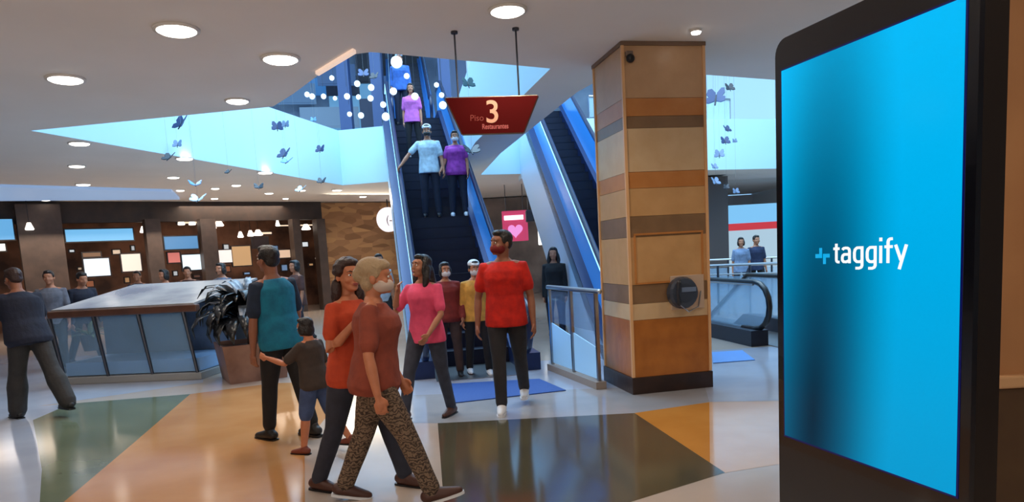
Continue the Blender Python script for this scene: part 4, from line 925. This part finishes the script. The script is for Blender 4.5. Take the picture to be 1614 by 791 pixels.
def on_esc(y, x, label, **k):
    ca, sa = math.cos(E1R), math.sin(E1R); n_ = round((y - .55 - .17 + .2) / .34641); yy = .55 - .2 + n_ * .34641 + .17; z_ = n_ * .2 + .006
    return person(label, 0, 0, loc=(E1[0] + x * ca - yy * sa, E1[1] + x * sa + yy * ca, z_), **k)
on_esc(4.25, -.10, 'man in pale T-shirt and white cap riding down the escalator', H_=1.70, face=184, legs=((3, 3, 3), (3, 3, 4)), arms=((V((-.2, .1, -1)), V((0, .4, -1))), (V((.75, .35, -.7)), V((.6, .6, -.5)))) if False else ((V((-.2, .05, -.9)), V((-.1, .3, -.9))), (V((.75, .2, -.8)), V((.6, .4, -.8)))), skin=SK1, sleeve=.45, topm=fabric('pale_cloth', (196, 222, 236)), pants=fabric('night_jean', (26, 30, 48)), shoe=m_shb, hair=('short', m_hair), cap=mat('cap_white', (214, 220, 226), .7), mask=m_black)
on_esc(4.25, .40, 'woman in purple top and dark trousers riding down the escalator', H_=1.58, face=186, legs=((3, 3, 3), (3, 3, 4)), male=False, arms=((V((-.2, .1, -1)), V((0, .4, -1))), (V((.25, .1, -.9)), V((.35, .6, -.7)))), skin=SK1, sleeve=.4, topm=fabric('purple_cloth', (160, 62, 168), (126, 44, 136)), pants=fabric('night_jean', (26, 30, 48)), shoe=m_shw, sole=m_shw, hair=('short', m_hair), mask=mat('mask_white', (200, 196, 200), .8), girth=1.2)
on_esc(6.9, -.20, 'person in pinkish violet top higher up on the escalator', H_=1.60, face=184, legs=((3, 3, 3), (3, 3, 4)), male=False, skin=SK1, sleeve=.5, topm=fabric('violet_cloth', (206, 106, 190)), pants=blackc, shoe=m_shw, hair=('bob', m_hair), det=False)
on_esc(8.4, -.32, 'person in blue clothes near the top of the escalator', H_=1.70, face=184, legs=((3, 3, 3), (3, 3, 4)), skin=SK1, sleeve=.8, topm=fabric('azure_cloth', (50, 96, 170)), pants=navy, shoe=m_shb, hair=('short', m_hair), cap=mat('cap_pale', (190, 220, 240), .7), det=False)
def far(label, px, Dd, H_, face, topm, pants, **k):
    p = at(px, 400, Dd); return person(label, 0, 0, H_=H_, face=face, topm=topm, pants=pants, loc=(p.x, p.y, 0), det=False, shoe=m_shb, **k)
far('person with long dark hair in black clothes between railing and heart sign', 872, 11.7, 1.62, 170, blackc, navy, male=False, sleeve=1.0, hair=('long', m_hair))
far('person in dark clothes leaning behind the counter, next to the man in navy', 118, 11.6, 1.66, 235, fabric('ink_cloth', (30, 34, 52)), blackc, sleeve=1.0, hair=('short', m_hair), lean=12)
far('person in grey shirt standing just behind the man in navy', 72, 11.2, 1.70, 200, fabric('grey_cloth', (110, 112, 124)), blackc, hair=('short', m_hair))
for i, (x, D_, f, c, lb) in enumerate(((255, 13.5, 150, (52, 46, 48), 'distant person in charcoal top behind the counter, left of the pair'), (292, 14.2, 200, (70, 44, 40), 'distant person in brown top behind the counter beside the planter'), (346, 13.2, 160, (96, 104, 124), 'distant person in grey blue top behind the planter plant'), (212, 14.8, 190, (36, 40, 70), 'distant person in dark blue top behind the counter, under the cream display'),
        (463, 13.0, 140, (84, 52, 46), 'distant person in reddish brown top right of the man in teal'), (596, 12.6, 200, (170, 176, 186), 'distant person in light grey top left of the woman in pink'), (1168, 16.6, 170, (120, 140, 170), 'distant person in pale blue top behind the glass railings, right of the pillar'), (1192, 16.9, 190, (40, 52, 84), 'distant person in dark blue top behind the glass railings, next to the totem'), (905, 15.5, 180, (60, 66, 84), 'distant person in slate top beside the person with long dark hair'))):
    far(lb, x, D_, 1.62 + .03 * (i % 3), f, fabric('far_cloth_%d' % i, c), blackc if i % 2 else jean, hair=('short' if i % 2 else 'bob', m_hair), male=bool(i % 2))

# tell look-alikes apart by their place in the photo
ORD = ['leftmost', 'second from the left', 'third from the left', 'fourth from the left', 'fifth from the left', 'sixth from the left', 'seventh from the left', 'eighth from the left', 'ninth from the left', 'tenth from the left', '11th from the left', '12th from the left', '13th from the left', '14th from the left', '15th from the left', '16th from the left', '17th from the left', '18th from the left', '19th from the left', '20th from the left', '21st from the left']
def pix(p):
    d = RC.transposed() @ (Vector(p) - Vector((0, 0, CAMZ))); return d.x / -d.z
by = {}
for o in COL.objects:
    if o.parent is None and 'label' in o and 'group' in o and 'outside' not in o['label']: by.setdefault(o['label'], []).append(o)
for lb, os_ in by.items():
    if len(os_) < 2: continue
    os_.sort(key=lambda o: pix(o.location))
    if len(os_) == 2: w_ = ['the left one of two', 'the right one of two']
    else: w_ = ORD
    for o, w__ in zip(os_, w_): o['label'] = lb + ', ' + w__
